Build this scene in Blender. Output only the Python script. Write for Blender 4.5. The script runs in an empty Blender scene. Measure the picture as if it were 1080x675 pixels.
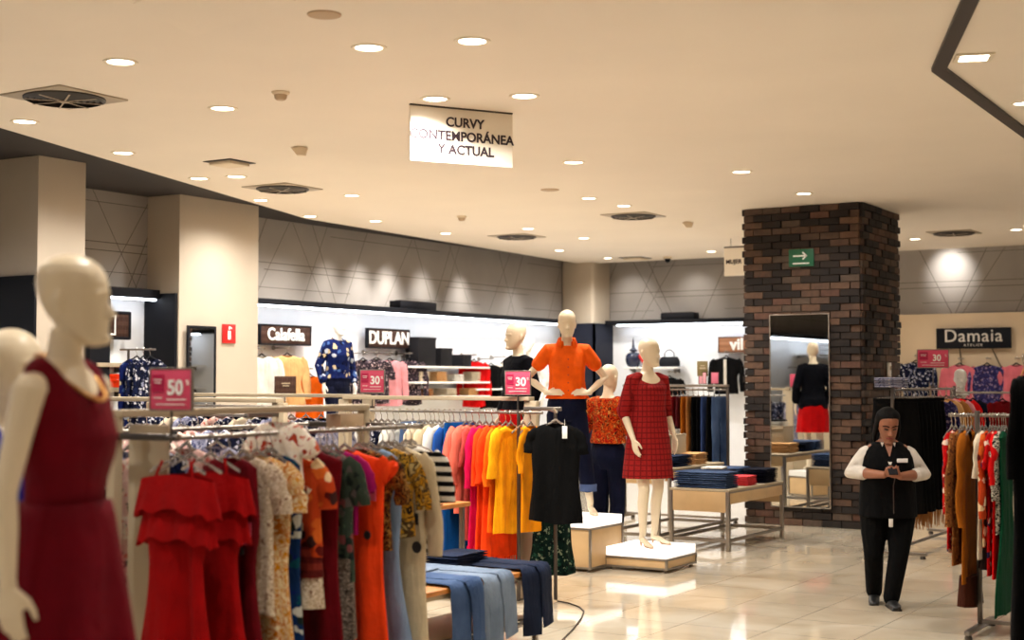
import bpy, bmesh, math, random
from math import sin, cos, pi, radians, atan2, sqrt
from mathutils import Vector, Matrix

rnd = random.Random(11)
scene = bpy.context.scene
COL = scene.collection

# ------------------------------------------------------------------ camera geometry
# The shop is built on its own axes: +y runs along the long display wall, +x along the end wall.
PHI = radians(31.8)
CP, SP = cos(PHI), sin(PHI)
CAMZ, FOC = 1.68, 1500.0
PITCH = math.atan(62.6 / 1500)
CEIL = 3.69


def ray(px, py):
    u = (px - 540) / FOC
    v = (337.5 - py) / FOC
    X, Y, Z = u, cos(PITCH) - v * sin(PITCH), sin(PITCH) + v * cos(PITCH)
    return X, Y, Z


def to_world(X, Y):
    return CP * X - SP * Y, SP * X + CP * Y


def at(px, py, Y):
    x, y, z = ray(px, py)
    t = Y / y
    wx, wy = to_world(x * t, Y)
    return Vector((wx, wy, CAMZ + z * t))


def onz(px, py, z=0.0):
    x, y, dz = ray(px, py)
    t = (z - CAMZ) / dz
    wx, wy = to_world(x * t, y * t)
    return Vector((wx, wy, z))


def onplane(px, py, axis, val):
    x, y, z = ray(px, py)
    d = Vector((*to_world(x, y), z))
    t = val / d[axis]
    return Vector((d.x * t, d.y * t, CAMZ + d.z * t))


# ------------------------------------------------------------------ materials
def S(r, g, b):
    def f(c):
        c /= 255.0
        return c / 12.92 if c <= 0.04045 else ((c + 0.055) / 1.055) ** 2.4
    return (f(r), f(g), f(b), 1.0)


class NT:
    def __init__(self, name):
        self.m = bpy.data.materials.new(name)
        self.m.use_nodes = True
        self.t = self.m.node_tree
        self.b = self.t.nodes['Principled BSDF']

    def n(self, typ, **kw):
        nd = self.t.nodes.new(typ)
        for k, v in kw.items():
            if k.startswith('i_'):
                nd.inputs[k[2:].replace('_', ' ')].default_value = v
            else:
                setattr(nd, k, v)
        return nd

    def l(self, a, b):
        self.t.links.new(a, b)

    def math(self, op, a, b=None, c=None):
        nd = self.t.nodes.new('ShaderNodeMath')
        nd.operation = op
        for i, v in enumerate((a, b, c)):
            if v is None:
                continue
            if isinstance(v, (int, float)):
                nd.inputs[i].default_value = v
            else:
                self.l(v, nd.inputs[i])
        return nd.outputs[0]

    def ramp(self, fac, stops, interp='LINEAR'):
        r = self.t.nodes.new('ShaderNodeValToRGB')
        r.color_ramp.interpolation = interp
        els = r.color_ramp.elements
        while len(els) < len(stops):
            els.new(0.5)
        for e, (p, c) in zip(els, stops):
            e.position = p
            e.color = c
        self.l(fac, r.inputs[0])
        return r.outputs[0]

    def coords(self, scale=(1, 1, 1), kind='Object'):
        tc = self.n('ShaderNodeTexCoord')
        mp = self.n('ShaderNodeMapping')
        mp.inputs['Scale'].default_value = scale
        self.l(tc.outputs[kind], mp.inputs[0])
        return mp.outputs[0]

    def bump(self, h, strength=0.3, dist=0.01):
        b = self.n('ShaderNodeBump')
        b.inputs['Strength'].default_value = strength
        b.inputs['Distance'].default_value = dist
        self.l(h, b.inputs['Height'])
        self.l(b.outputs[0], self.b.inputs['Normal'])

    def mix(self, fac, a, b, blend='MIX'):
        m = self.n('ShaderNodeMix', data_type='RGBA', blend_type=blend)
        for sock, v in ((m.inputs[0], fac), (m.inputs[6], a), (m.inputs[7], b)):
            if isinstance(v, (int, float, tuple)):
                sock.default_value = v
            else:
                self.l(v, sock)
        return m.outputs[2]


MATS = {}


def solid(name, col, rough=0.5, metal=0.0, spec=0.5, emit=None, estr=0.0, var=0.06, vscale=6.0, bump=0.0, bscale=60.0, coat=0.0, sheen=0.0):
    if name in MATS:
        return MATS[name]
    t = NT(name)
    p = t.b
    p.inputs['Roughness'].default_value = rough
    p.inputs['Metallic'].default_value = metal
    p.inputs['Specular IOR Level'].default_value = spec
    p.inputs['Coat Weight'].default_value = coat
    p.inputs['Sheen Weight'].default_value = sheen
    v = t.coords()
    if var:
        nz = t.n('ShaderNodeTexNoise', i_Scale=vscale, i_Detail=4.0)
        t.l(v, nz.inputs['Vector'])
        a = tuple(c * (1 - var) for c in col[:3]) + (1,)
        b = tuple(min(1, c * (1 + var)) for c in col[:3]) + (1,)
        t.l(t.ramp(nz.outputs[0], [(0.3, a), (0.7, b)]), p.inputs['Base Color'])
    else:
        p.inputs['Base Color'].default_value = col
    if bump:
        n2 = t.n('ShaderNodeTexNoise', i_Scale=bscale, i_Detail=3.0)
        t.l(v, n2.inputs['Vector'])
        t.bump(n2.outputs[0], bump, 0.004)
    if emit:
        p.inputs['Emission Color'].default_value = emit
        p.inputs['Emission Strength'].default_value = estr
    MATS[name] = t.m
    return t.m


DYE = 1.4      # deep dyed cloth


def fabric(name, col, pattern='plain', cols=(), scale=20.0, rough=0.85, sheen=0.15, aniso=(1, 1, 1)):
    """cloth: a weave bump under a plain, printed, striped, checked or worn-denim colour"""
    if name in MATS:
        return MATS[name]
    t = NT(name)
    dye = lambda c: tuple(q ** DYE for q in c[:3]) + (1,)
    col, cols = dye(col), [dye(c) for c in cols]
    p = t.b
    p.inputs['Roughness'].default_value = rough
    p.inputs['Sheen Weight'].default_value = 0.0
    p.inputs['Specular IOR Level'].default_value = 0.12
    v = t.coords(aniso)
    if pattern == 'plain':
        nz = t.n('ShaderNodeTexNoise', i_Scale=9.0, i_Detail=5.0)
        t.l(v, nz.inputs['Vector'])
        a = tuple(c * 0.86 for c in col[:3]) + (1,)
        b = tuple(min(1, c * 1.12) for c in col[:3]) + (1,)
        out = t.ramp(nz.outputs[0], [(0.3, a), (0.7, b)])
    elif pattern == 'print':        # irregular flowers and leaves
        dn = t.n('ShaderNodeTexNoise', i_Scale=scale * 1.3, i_Detail=2.0)
        t.l(v, dn.inputs['Vector'])
        vec = t.mix(0.06, v, dn.outputs['Color'], 'ADD')
        vo = t.n('ShaderNodeTexVoronoi', i_Scale=scale)
        t.l(vec, vo.inputs['Vector'])
        sep = t.n('ShaderNodeSeparateColor')
        t.l(vo.outputs['Color'], sep.inputs[0])
        pal = [col] + list(cols)
        k = len(pal)
        out1 = t.ramp(sep.outputs[0], [(i / k, c) for i, c in enumerate(pal)], 'CONSTANT')
        edge = t.math('GREATER_THAN', vo.outputs['Distance'], 0.48)
        out = t.mix(edge, out1, col)
    elif pattern == 'blotch':       # soft mottled floral
        nz = t.n('ShaderNodeTexNoise', i_Scale=scale, i_Detail=3.0, i_Distortion=1.2)
        t.l(v, nz.inputs['Vector'])
        pal = [col] + list(cols)
        k = len(pal)
        out = t.ramp(nz.outputs[0], [(0.32 + 0.36 * i / k, c) for i, c in enumerate(pal)], 'CONSTANT')
    elif pattern == 'stripe':
        sep = t.n('ShaderNodeSeparateXYZ')
        t.l(v, sep.inputs[0])
        fr = t.math('FRACT', t.math('MULTIPLY', sep.outputs[2], scale))
        out = t.mix(t.math('GREATER_THAN', fr, 0.5), col, cols[0])
    elif pattern == 'plaid':
        sep = t.n('ShaderNodeSeparateXYZ')
        t.l(v, sep.inputs[0])
        hx = t.math('MULTIPLY', t.math('ARCTAN2', sep.outputs[0], sep.outputs[1]), 0.19)
        a = t.math('LESS_THAN', t.math('FRACT', t.math('MULTIPLY', hx, scale)), 0.22)
        b = t.math('LESS_THAN', t.math('FRACT', t.math('MULTIPLY', sep.outputs[2], scale)), 0.22)
        nz = t.n('ShaderNodeTexNoise', i_Scale=70.0, i_Detail=2.0)
        t.l(v, nz.inputs['Vector'])
        base = t.mix(nz.outputs[0], col, cols[1])
        out = t.mix(t.math('MULTIPLY', t.math('MAXIMUM', a, b), 0.55), base, cols[0])
    elif pattern == 'denim':
        nz = t.n('ShaderNodeTexNoise', i_Scale=3.5, i_Detail=6.0)
        t.l(v, nz.inputs['Vector'])
        fine = t.n('ShaderNodeTexNoise', i_Scale=240.0, i_Detail=1.0)
        t.l(v, fine.inputs['Vector'])
        base = t.ramp(nz.outputs[0], [(0.32, col), (0.72, cols[0])])
        out = t.mix(0.16, base, fine.outputs['Color'], 'OVERLAY')
    t.l(out, p.inputs['Base Color'])
    wv = t.n('ShaderNodeTexNoise', i_Scale=32.0, i_Detail=6.0)
    t.l(v, wv.inputs['Vector'])
    # creases that run down the cloth
    v2 = t.coords((1.0, 1.0, 0.22))
    cr = t.n('ShaderNodeTexNoise', i_Scale=13.0, i_Detail=4.0, i_Distortion=0.6)
    t.l(v2, cr.inputs['Vector'])
    h = t.math('ADD', t.math('MULTIPLY', wv.outputs[0], 0.22), cr.outputs[0])
    t.bump(h, 0.6, 0.035)
    MATS[name] = t.m
    return t.m


# ------------------------------------------------------------------ mesh building
class MB:
    def __init__(self):
        self.v, self.f, self.m = [], [], []

    def add(self, vs, fs, mat=0):
        o = len(self.v)
        self.v += [tuple(x) for x in vs]
        self.f += [tuple(o + i for i in f) for f in fs]
        self.m += [mat] * len(fs)
        return self

    def box(self, c, s, mat=0, b=0.0, rz=0.0, rx=0.0, ry=0.0):
        hx, hy, hz = s[0] / 2, s[1] / 2, s[2] / 2
        if b <= 0:
            vs = [Vector((sx * hx, sy * hy, sz * hz)) for sx in (-1, 1) for sy in (-1, 1) for sz in (-1, 1)]
            fs = [(0, 1, 3, 2), (4, 6, 7, 5), (0, 4, 5, 1), (2, 3, 7, 6), (0, 2, 6, 4), (1, 5, 7, 3)]
        else:
            b = min(b, hx * 0.9, hy * 0.9, hz * 0.9)
            bm = bmesh.new()
            bmesh.ops.create_cube(bm, size=1.0)
            for q in bm.verts:
                q.co = Vector((q.co.x * s[0], q.co.y * s[1], q.co.z * s[2]))
            bmesh.ops.bevel(bm, geom=bm.edges[:], offset=b, segments=2, affect='EDGES', profile=0.5)
            bm.verts.index_update()
            vs = [q.co.copy() for q in bm.verts]
            fs = [tuple(q.index for q in f.verts) for f in bm.faces]
            bm.free()
        M = Matrix.Rotation(rz, 3, 'Z') @ Matrix.Rotation(ry, 3, 'Y') @ Matrix.Rotation(rx, 3, 'X')
        c = Vector(c)
        return self.add([M @ q + c for q in vs], fs, mat)

    def loft(self, rings, mat=0, cap0=True, cap1=True, closed=True):
        n = len(rings[0])
        vs = [p for r in rings for p in r]
        fs = []
        for i in range(len(rings) - 1):
            for j in range(n if closed else n - 1):
                a, b = i * n + j, i * n + (j + 1) % n
                fs.append((a, b, b + n, a + n))
        if cap0:
            fs.append(tuple(reversed(range(n))))
        if cap1:
            fs.append(tuple(range((len(rings) - 1) * n, len(rings) * n)))
        return self.add(vs, fs, mat)

    def tube(self, pts, r, n=10, mat=0, up=None, caps=True):
        """a tapering limb, wire or pipe through pts; r is one radius, a list, or a list of (across, other) pairs"""
        pts = [Vector(p) for p in pts]
        k = len(pts)
        rs = list(r) if isinstance(r, (list, tuple)) else [r] * k
        rs = [q if isinstance(q, tuple) else (q, q) for q in rs]
        u = None
        rings = []
        for i, p in enumerate(pts):
            t = (pts[min(i + 1, k - 1)] - pts[max(i - 1, 0)]).normalized()
            if u is None:
                ref = Vector(up) if up is not None else (Vector((1, 0, 0)) if abs(t.x) < 0.8 else Vector((0, 1, 0)))
                u = (ref - t * ref.dot(t)).normalized()
            else:
                u = (u - t * u.dot(t)).normalized()
            w = t.cross(u)
            rings.append([p + u * (rs[i][0] * cos(2 * pi * j / n)) + w * (rs[i][1] * sin(2 * pi * j / n)) for j in range(n)])
        return self.loft(rings, mat, caps, caps)

    def capsule(self, pts, r, n=12, mat=0, up=None):
        """tube with rounded ends"""
        pts = [Vector(p) for p in pts]
        rs = list(r) if isinstance(r, (list, tuple)) else [r] * len(pts)
        rs = [q if isinstance(q, tuple) else (q, q) for q in rs]
        d0 = (pts[0] - pts[1]).normalized()
        d1 = (pts[-1] - pts[-2]).normalized()
        m0, m1 = min(rs[0]), min(rs[-1])
        P = [pts[0] + d0 * m0 * 0.95, pts[0] + d0 * m0 * 0.6] + pts + [pts[-1] + d1 * m1 * 0.6, pts[-1] + d1 * m1 * 0.95]
        sc = lambda q, k: (q[0] * k, q[1] * k)
        Rr = [sc(rs[0], 0.3), sc(rs[0], 0.78)] + rs + [sc(rs[-1], 0.78), sc(rs[-1], 0.3)]
        return self.tube(P, Rr, n, mat, up)

    def lathe(self, prof, n=24, mat=0, c=(0, 0, 0), cap0=True, cap1=True):
        c = Vector(c)
        return self.loft([[c + Vector((r * cos(2 * pi * j / n), r * sin(2 * pi * j / n), z)) for j in range(n)] for r, z in prof], mat, cap0, cap1)

    def xf(self, M, start=0):
        for i in range(start, len(self.v)):
            self.v[i] = tuple(M @ Vector(self.v[i]))
        return self

    def mesh(self, name, mats=()):
        me = bpy.data.meshes.new(name)
        me.from_pydata(self.v, [], self.f)
        for m in mats:
            me.materials.append(m)
        if len(mats) > 1:
            for p, i in zip(me.polygons, self.m):
                p.material_index = i
        bm = bmesh.new()
        bm.from_mesh(me)
        bmesh.ops.recalc_face_normals(bm, faces=bm.faces[:])
        bm.to_mesh(me)
        bm.free()
        return me

    def build(self, name, mats, parent=None, smooth=40, loc=None, rz=0.0):
        if not isinstance(mats, (list, tuple)):
            mats = [mats]
        me = self.mesh(name, mats)
        return link(name, me, parent, smooth, loc, rz)


def link(name, me, parent=None, smooth=40, loc=None, rz=0.0):
    if smooth:
        me.shade_smooth()
        me.set_sharp_from_angle(angle=radians(smooth))
    o = bpy.data.objects.new(name, me)
    COL.objects.link(o)
    if parent is not None:
        o.parent = parent
    if loc is not None:
        o.location = loc
    if rz:
        o.rotation_euler.z = rz
    return o


def fuse(mb, mat, voxel=0.006, smooth=6):
    """one continuous skin over overlapping limbs"""
    me = mb.mesh('raw')
    ob = bpy.data.objects.new('raw', me)
    COL.objects.link(ob)
    r = ob.modifiers.new('r', 'REMESH')
    r.mode = 'VOXEL'
    r.voxel_size = voxel
    s = ob.modifiers.new('s', 'SMOOTH')
    s.factor = 0.5
    s.iterations = smooth
    dg = bpy.context.evaluated_depsgraph_get()
    m2 = bpy.data.meshes.new_from_object(ob.evaluated_get(dg))
    bpy.data.objects.remove(ob)
    bpy.data.meshes.remove(me)
    m2.materials.clear()
    m2.materials.append(mat)
    return m2


def tag(o, label, cat, group=None, kind=None):
    o['label'] = label
    o['category'] = cat
    if group:
        o['group'] = group
    if kind:
        o['kind'] = kind
    return o


def struct(o):
    o['kind'] = 'structure'
    return o


def empty(name, loc=(0, 0, 0), rz=0.0):
    o = bpy.data.objects.new(name, None)
    o.empty_display_size = 0.1
    COL.objects.link(o)
    o.location = loc
    o.rotation_euler.z = rz
    return o


def dup(o, loc=None, rz=None, label=None, parent=None):
    c = o.copy()
    COL.objects.link(c)
    c.parent = parent
    if loc is not None:
        c.location = loc
    if rz is not None:
        c.rotation_euler.z = rz
    if label:
        c['label'] = label
    for ch in list(o.children):
        dup(ch, parent=c)
    return c


def text_mesh(s, size, extrude=0.002, align='CENTER', spacing=1.0, line=1.0, offset=0.0, sx=1.0):
    cu = bpy.data.curves.new('t', 'FONT')
    cu.body = s
    cu.size = size
    cu.extrude = extrude
    cu.align_x = align
    cu.align_y = 'CENTER'
    cu.space_character = spacing
    cu.space_line = line
    cu.offset = offset
    cu.resolution_u = 4
    ob = bpy.data.objects.new('t', cu)
    COL.objects.link(ob)
    dg = bpy.context.evaluated_depsgraph_get()
    me = bpy.data.meshes.new_from_object(ob.evaluated_get(dg))
    bpy.data.objects.remove(ob)
    # stand the text up: reads along +x, up +z, faces -y
    M = Matrix.Rotation(pi / 2, 4, 'X') @ Matrix.Diagonal((sx, 1, 1, 1))
    me.transform(M)
    return me


def lettering(s, size, mat, parent, loc, **kw):
    me = text_mesh(s, size, **kw)
    me.materials.clear()
    me.materials.append(mat)
    return link('lettering', me, parent, 0, loc)


# common materials
M_cream = solid('cream_laminate', S(178, 161, 134), 0.5, var=0.03)
M_steel = solid('brushed_steel', S(150, 142, 134), 0.35, 0.9, var=0.05, vscale=40)
M_dsteel = solid('dark_steel', S(92, 84, 78), 0.4, 0.8, var=0.05)
M_chrome = solid('chrome', S(205, 200, 195), 0.15, 1.0, var=0.02)
M_black = solid('black_panel', S(12, 13, 20), 0.65, spec=0.2, var=0.1)
M_white = solid('white_paint', S(240, 238, 234), 0.5, var=0.02)
M_paper = solid('white_card', S(244, 242, 238), 0.6, var=0.02)
M_ink = solid('dark_ink', S(30, 24, 28), 0.6, var=0.0)
M_wood = solid('oak_board', S(184, 116, 50), 0.45, var=0.18, vscale=12)
M_clear = solid('clear_plastic', S(214, 206, 198), 0.1, spec=0.6, var=0.03)
M_clear.node_tree.nodes['Principled BSDF'].inputs['Transmission Weight'].default_value = 0.8
M_brown = solid('brown_timber', S(92, 68, 58), 0.55, var=0.25, vscale=14)
# ------------------------------------------------------------------ setting materials
def floor_mat():
    t = NT('polished_tile')
    p = t.b
    v = t.coords()
    sep = t.n('ShaderNodeSeparateXYZ')
    t.l(v, sep.inputs[0])
    lines = None
    for ax in (0, 1):
        fr = t.math('FRACT', t.math('ADD', t.math('DIVIDE', sep.outputs[ax], 0.6), 0.5))
        d = t.math('ABSOLUTE', t.math('SUBTRACT', fr, 0.5))
        ln = t.math('LESS_THAN', d, 0.006)
        lines = ln if lines is None else t.math('MAXIMUM', lines, ln)
    nz = t.n('ShaderNodeTexNoise', i_Scale=1.6, i_Detail=7.0, i_Distortion=0.8)
    t.l(v, nz.inputs['Vector'])
    base = t.ramp(nz.outputs[0], [(0.3, S(196, 180, 154)), (0.5, S(214, 200, 176)), (0.72, S(226, 215, 194))])
    # every tile a touch lighter or darker than its neighbour
    sn = t.n('ShaderNodeVectorMath', operation='SNAP')
    t.l(v, sn.inputs[0])
    sn.inputs[1].default_value = (0.6, 0.6, 10.0)
    wn = t.n('ShaderNodeTexWhiteNoise')
    t.l(sn.outputs[0], wn.inputs[0])
    base = t.mix(t.math('MULTIPLY', wn.outputs['Value'], 0.12), base, S(160, 142, 116))
    t.l(t.mix(t.math('MULTIPLY', lines, 0.55), base, S(104, 90, 74)), p.inputs['Base Color'])
    t.l(t.math('ADD', 0.055, t.math('MULTIPLY', nz.outputs[0], 0.06)), p.inputs['Roughness'])
    p.inputs['Specular IOR Level'].default_value = 0.75
    p.inputs['Coat Weight'].default_value = 0.3
    p.inputs['Coat Roughness'].default_value = 0.04
    n2 = t.n('ShaderNodeTexNoise', i_Scale=2.2, i_Detail=2.0)
    t.l(v, n2.inputs['Vector'])
    t.bump(n2.outputs[0], 0.05, 0.02)
    return t.m


def panel_lines(axis, name):
    """pale wall panels scored with long thin lines, level and slanting"""
    t = NT(name)
    p = t.b
    p.inputs['Roughness'].default_value = 0.6
    v = t.coords()
    sep = t.n('ShaderNodeSeparateXYZ')
    t.l(v, sep.inputs[0])
    u, z = sep.outputs[axis], sep.outputs[2]
    acc = None
    for ang, per, off, w, lo, hi, vper in ((0, 0.92, 0.30, 0.009, 0, 1, 0), (0, 0.92, 0.39, 0.009, 0.0, 0.6, 4.1), (0, 0.92, 0.62, 0.007, 0.3, 0.9, 3.3), (0, 0.92, 0.78, 0.007, 0.45, 0.95, 5.2),
                                           (64, 1.9, 0.2, 0.010, 0, 1, 0), (-64, 2.1, 0.7, 0.010, 0, 1, 0), (64, 2.9, 1.2, 0.008, 0, 1, 0), (-58, 3.1, 0.25, 0.008, 0, 1, 0), (57, 2.3, 0.55, 0.008, 0, 1, 0)):
        a = radians(ang)
        d = t.math('ADD', t.math('MULTIPLY', u, -sin(a)), t.math('MULTIPLY', z, cos(a)))
        fr = t.math('FRACT', t.math('DIVIDE', t.math('ADD', d, off + 60), per))
        ln = t.math('LESS_THAN', fr, w / per)
        if vper:
            g = t.math('FRACT', t.math('DIVIDE', t.math('ADD', u, 60), vper))
            ln = t.math('MULTIPLY', ln, t.math('MULTIPLY', t.math('GREATER_THAN', g, lo), t.math('LESS_THAN', g, hi)))
        acc = ln if acc is None else t.math('MAXIMUM', acc, ln)
    nz = t.n('ShaderNodeTexNoise', i_Scale=1.2, i_Detail=3.0)
    t.l(v, nz.inputs['Vector'])
    base = t.ramp(nz.outputs[0], [(0.3, S(146, 139, 134)), (0.7, S(160, 153, 147))])
    t.l(t.mix(t.math('MULTIPLY', acc, 0.9), base, S(70, 60, 50)), p.inputs['Base Color'])
    return t.m


M_floor = floor_mat()
M_wall_l = panel_lines(1, 'scored_panel_long')
M_wall_b = panel_lines(0, 'scored_panel_end')
M_ceil = solid('ceiling_paint', S(236, 224, 209), 0.8, var=0.025, vscale=0.8)
M_darkceil = solid('dark_soffit', S(44, 38, 38), 0.75, var=0.1)
M_pillar = solid('pillar_paint', S(188, 174, 156), 0.7, var=0.03, vscale=2)
M_beige = solid('beige_board', S(206, 182, 150), 0.6, var=0.04, vscale=2)
M_nwhite = solid('niche_white', S(236, 238, 242), 0.6, var=0.02)
M_navy = solid('navy_panel', S(20, 24, 40), 0.6, spec=0.25, var=0.1)
M_led = solid('led_strip', S(255, 255, 255), 0.5, emit=(0.86, 0.92, 1.0, 1), estr=15.0, var=0)
M_lens = solid('lamp_lens', S(255, 255, 255), 0.5, emit=(1.0, 0.90, 0.74, 1), estr=9.0, var=0)

ZT = 3.75


def sbox(name, x0, x1, y0, y1, z0, z1, mat, b=0.0):
    mb = MB().box(((x0 + x1) / 2, (y0 + y1) / 2, (z0 + z1) / 2), (x1 - x0, y1 - y0, z1 - z0), b=b)
    return struct(mb.build(name, mat, smooth=0))


sbox('floor', -13, 10, -10, 22.4, -0.12, 0.0, M_floor)
sbox('ceiling_soffit', -13, 10, -10, 22.4, ZT, ZT + 0.12, M_darkceil)
# cream ceiling: its slanting edge stops short of the long wall
poly = [(-3.5, -9.98), (-9.42, 7.4), (-11.55, 13.75), (-12.02, 21.68), (-7.3, 21.74), (-6.7, 22.1), (9.98, 22.1), (9.98, -9.98)]
mb = MB()
n = len(poly)
mb.add([(x, y, CEIL) for x, y in poly] + [(x, y, ZT - 0.001) for x, y in poly],
       [tuple(reversed(range(n))), tuple(range(n, 2 * n))] + [(i, (i + 1) % n, n + (i + 1) % n, n + i) for i in range(n)])
struct(mb.build('ceiling', M_ceil, smooth=0))

NZ = 2.62       # top of the lit display niches
sbox('wall_left', -12.5, -12.3, 12.8, 22.4, NZ, ZT, M_wall_l)
sbox('wall_left_display', -12.5, -12.3, 12.8, 22.4, 0, NZ, M_nwhite)
sbox('wall_left_alcove', -12.5, -12.0, 9.36, 11.5, 2.62, ZT, M_wall_l)
sbox('wall_left_alcove_display', -12.5, -12.0, 9.36, 11.5, 0, 2.62, M_nwhite)
sbox('wall_left_entry', -12.5, -11.8, -10, 8.8, 2.62, ZT, M_wall_l)
sbox('wall_left_entry_display', -12.5, -11.8, -10, 8.8, 0, 2.62, M_nwhite)
sbox('wall_back', -12.3, 10, 22.1, 22.4, NZ, ZT, M_wall_b)
sbox('wall_back_display', -12.3, 10, 22.1, 22.4, 0, NZ, M_nwhite)
sbox('wall_right', 9.99, 10.2, -10, 22.4, 0, ZT, M_pillar)
sbox('wall_front', -13, 10, -10.2, -10, 0, ZT, M_pillar)
sbox('pillar_entry', -12.0, -10.60, 8.8, 9.36, 0, ZT, M_pillar, 0.004)
sbox('pillar_middle', -12.3, -11.50, 11.5, 12.8, 0, ZT, M_pillar, 0.004)
sbox('pillar_corner', -12.3, -11.66, 21.46, 22.1, 0, ZT, M_pillar, 0.05)
# dark cladding on the pillars up to the height of the niches
sbox('trim_1', -12.0, -10.60, 8.77, 8.80, 0, 2.64, M_black)
sbox('trim_2', -12.3, -11.52, 11.46, 11.5, 0, 2.64, M_black)
sbox('trim_3', -12.3, -11.62, 21.42, 21.46, 0, NZ + 0.02, M_navy)
sbox('trim_4', -11.66, -11.62, 21.42, 22.1, 0, NZ + 0.02, M_navy)
# black frames of the niches
sbox('trim_5', -12.3, -11.98, 12.96, 21.42, NZ, NZ + 0.075, M_black, 0.006)
sbox('trim_6', -12.3, -11.98, 12.96, 13.10, 0, NZ, M_black, 0.006)
sbox('trim_7', -11.62, -6.9, 21.80, 22.1, NZ, NZ + 0.075, M_black, 0.006)
sbox('trim_8', -12.0, -11.75, 10.46, 10.74, 0, 2.62, M_black, 0.006)
sbox('trim_9', -12.0, -11.75, 10.46, 11.46, 2.58, 2.68, M_black, 0.006)
sbox('trim_10', -11.8, -11.5, -6.0, 8.77, 2.60, 2.70, M_black, 0.006)
sbox('trim_12', -3.3, 3.0, 21.80, 22.1, NZ, NZ + 0.075, M_black, 0.006)
sbox('trim_11', -6.9, -6.72, 21.75, 22.1, 0, NZ + 0.075, M_pillar, 0.006)
sbox('wall_back_panel', -6.62, -3.3, 21.92, 22.1, 0, 2.68, M_beige, 0.006)


def led(name, label, c, s):
    mb = MB().box(c, s)
    return tag(mb.build(name, M_led, smooth=0), label, 'light strip')


led('light_strip', 'white strip light under the black frame along the long display wall', (-12.03, 17.2, NZ - 0.012), (0.05, 8.0, 0.02))
led('light_strip', 'white strip light under the black frame of the end display wall', (-9.2, 21.85, NZ - 0.012), (4.4, 0.05, 0.02))
led('light_strip', 'white strip light over the white display past the beige wall, seen in the pillar mirror', (0.0, 21.85, NZ - 0.012), (5.0, 0.05, 0.02))
led('light_strip', 'short white strip light in the narrow alcove between the pillars', (-11.80, 11.1, 2.568), (0.04, 0.66, 0.02))
led('light_strip', 'white strip light under the entry display frame, seen only in the mirror', (-11.55, 1.2, 2.588), (0.05, 14.0, 0.02))

# ------------------------------------------------------------------ brick column
CX0, CX1, CY0, CY1 = -6.50, -5.107, 15.71, 17.15
brick_cols = [S(28, 20, 17), S(36, 26, 21), S(84, 62, 49), S(94, 69, 53), S(78, 60, 50), S(88, 60, 48), S(82, 67, 56)]
bm_mats = [solid('mortar', S(64, 52, 45), 0.9, var=0.15, vscale=30, bump=0.4)]
for i, c in enumerate(brick_cols):
    bm_mats.append(solid('brick_%s' % 'abcdefg'[i], c, 0.85, var=0.22, vscale=18, bump=0.5, bscale=40))
mb = MB().box(((CX0 + CX1) / 2, (CY0 + CY1) / 2, CEIL / 2), (CX1 - CX0 - 0.03, CY1 - CY0 - 0.03, CEIL))
rows = 45
rh = CEIL / rows


def brick_face(length, place):
    for r in range(rows):
        nb = 6
        bw = length / nb
        off = 0.5 * bw if r % 2 else 0.0
        xs = [0.0] + [off + k * bw for k in range(1 if off == 0 else 0, nb + 1)]
        xs = sorted(set(round(q, 4) for q in xs if q < length - 0.02)) + [length]
        for a, b in zip(xs[:-1], xs[1:]):
            dark = rnd.random() < 0.36
            mi = 1 + (rnd.choice((0, 0, 1)) if dark else rnd.choice((2, 3, 4, 5, 6, 2, 1)))
            out = (0.026 if dark else rnd.uniform(0.010, 0.018)) - (0.012 if (a == 0 or b == length) and r % 2 else 0)
            place(a + 0.005, b - 0.005, r * rh + 0.005, (r + 1) * rh - 0.005, out, mi)


def pf(sign_axis, base):
    def place(a, b, z0, z1, out, mi):
        if sign_axis == '-y':
            mb.box((CX0 + (a + b) / 2, base - out / 2 + 0.006, (z0 + z1) / 2), (b - a, out + 0.03, z1 - z0), mi)
        elif sign_axis == '+y':
            mb.box((CX0 + (a + b) / 2, base + out / 2 - 0.006, (z0 + z1) / 2), (b - a, out + 0.03, z1 - z0), mi)
        elif sign_axis == '+x':
            mb.box((base + out / 2 - 0.006, CY0 + (a + b) / 2, (z0 + z1) / 2), (out + 0.03, b - a, z1 - z0), mi)
        else:
            mb.box((base - out / 2 + 0.006, CY0 + (a + b) / 2, (z0 + z1) / 2), (out + 0.03, b - a, z1 - z0), mi)
    return place


brick_face(CX1 - CX0, pf('-y', CY0))
brick_face(CX1 - CX0, pf('+y', CY1))
brick_face(CY1 - CY0, pf('+x', CX1))
brick_face(CY1 - CY0, pf('-x', CX0))
struct(mb.build('pillar_brick', bm_mats, smooth=0))

# ------------------------------------------------------------------ mirrors
M_mirror = solid('mirror_glass', S(214, 216, 216), 0.015, 1.0, var=0)


def mirror(name, label, c, w, h, rz, frame, fw):
    root = empty(name, c, rz)
    tag(root, label, 'mirror')
    MB().box((0, -0.012, 0), (w, 0.012, h), b=0.002).build('glass', M_mirror, root, smooth=0)
    mb = MB()
    for sx in (-1, 1):
        mb.box((sx * (w / 2 + fw / 2), -0.012, 0), (fw, 0.024, h + 2 * fw), b=0.003)
    for sz in (-1, 1):
        mb.box((0, -0.012, sz * (h / 2 + fw / 2)), (w, 0.024, fw), b=0.003)
    mb.build('frame', frame, root)
    return root


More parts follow.
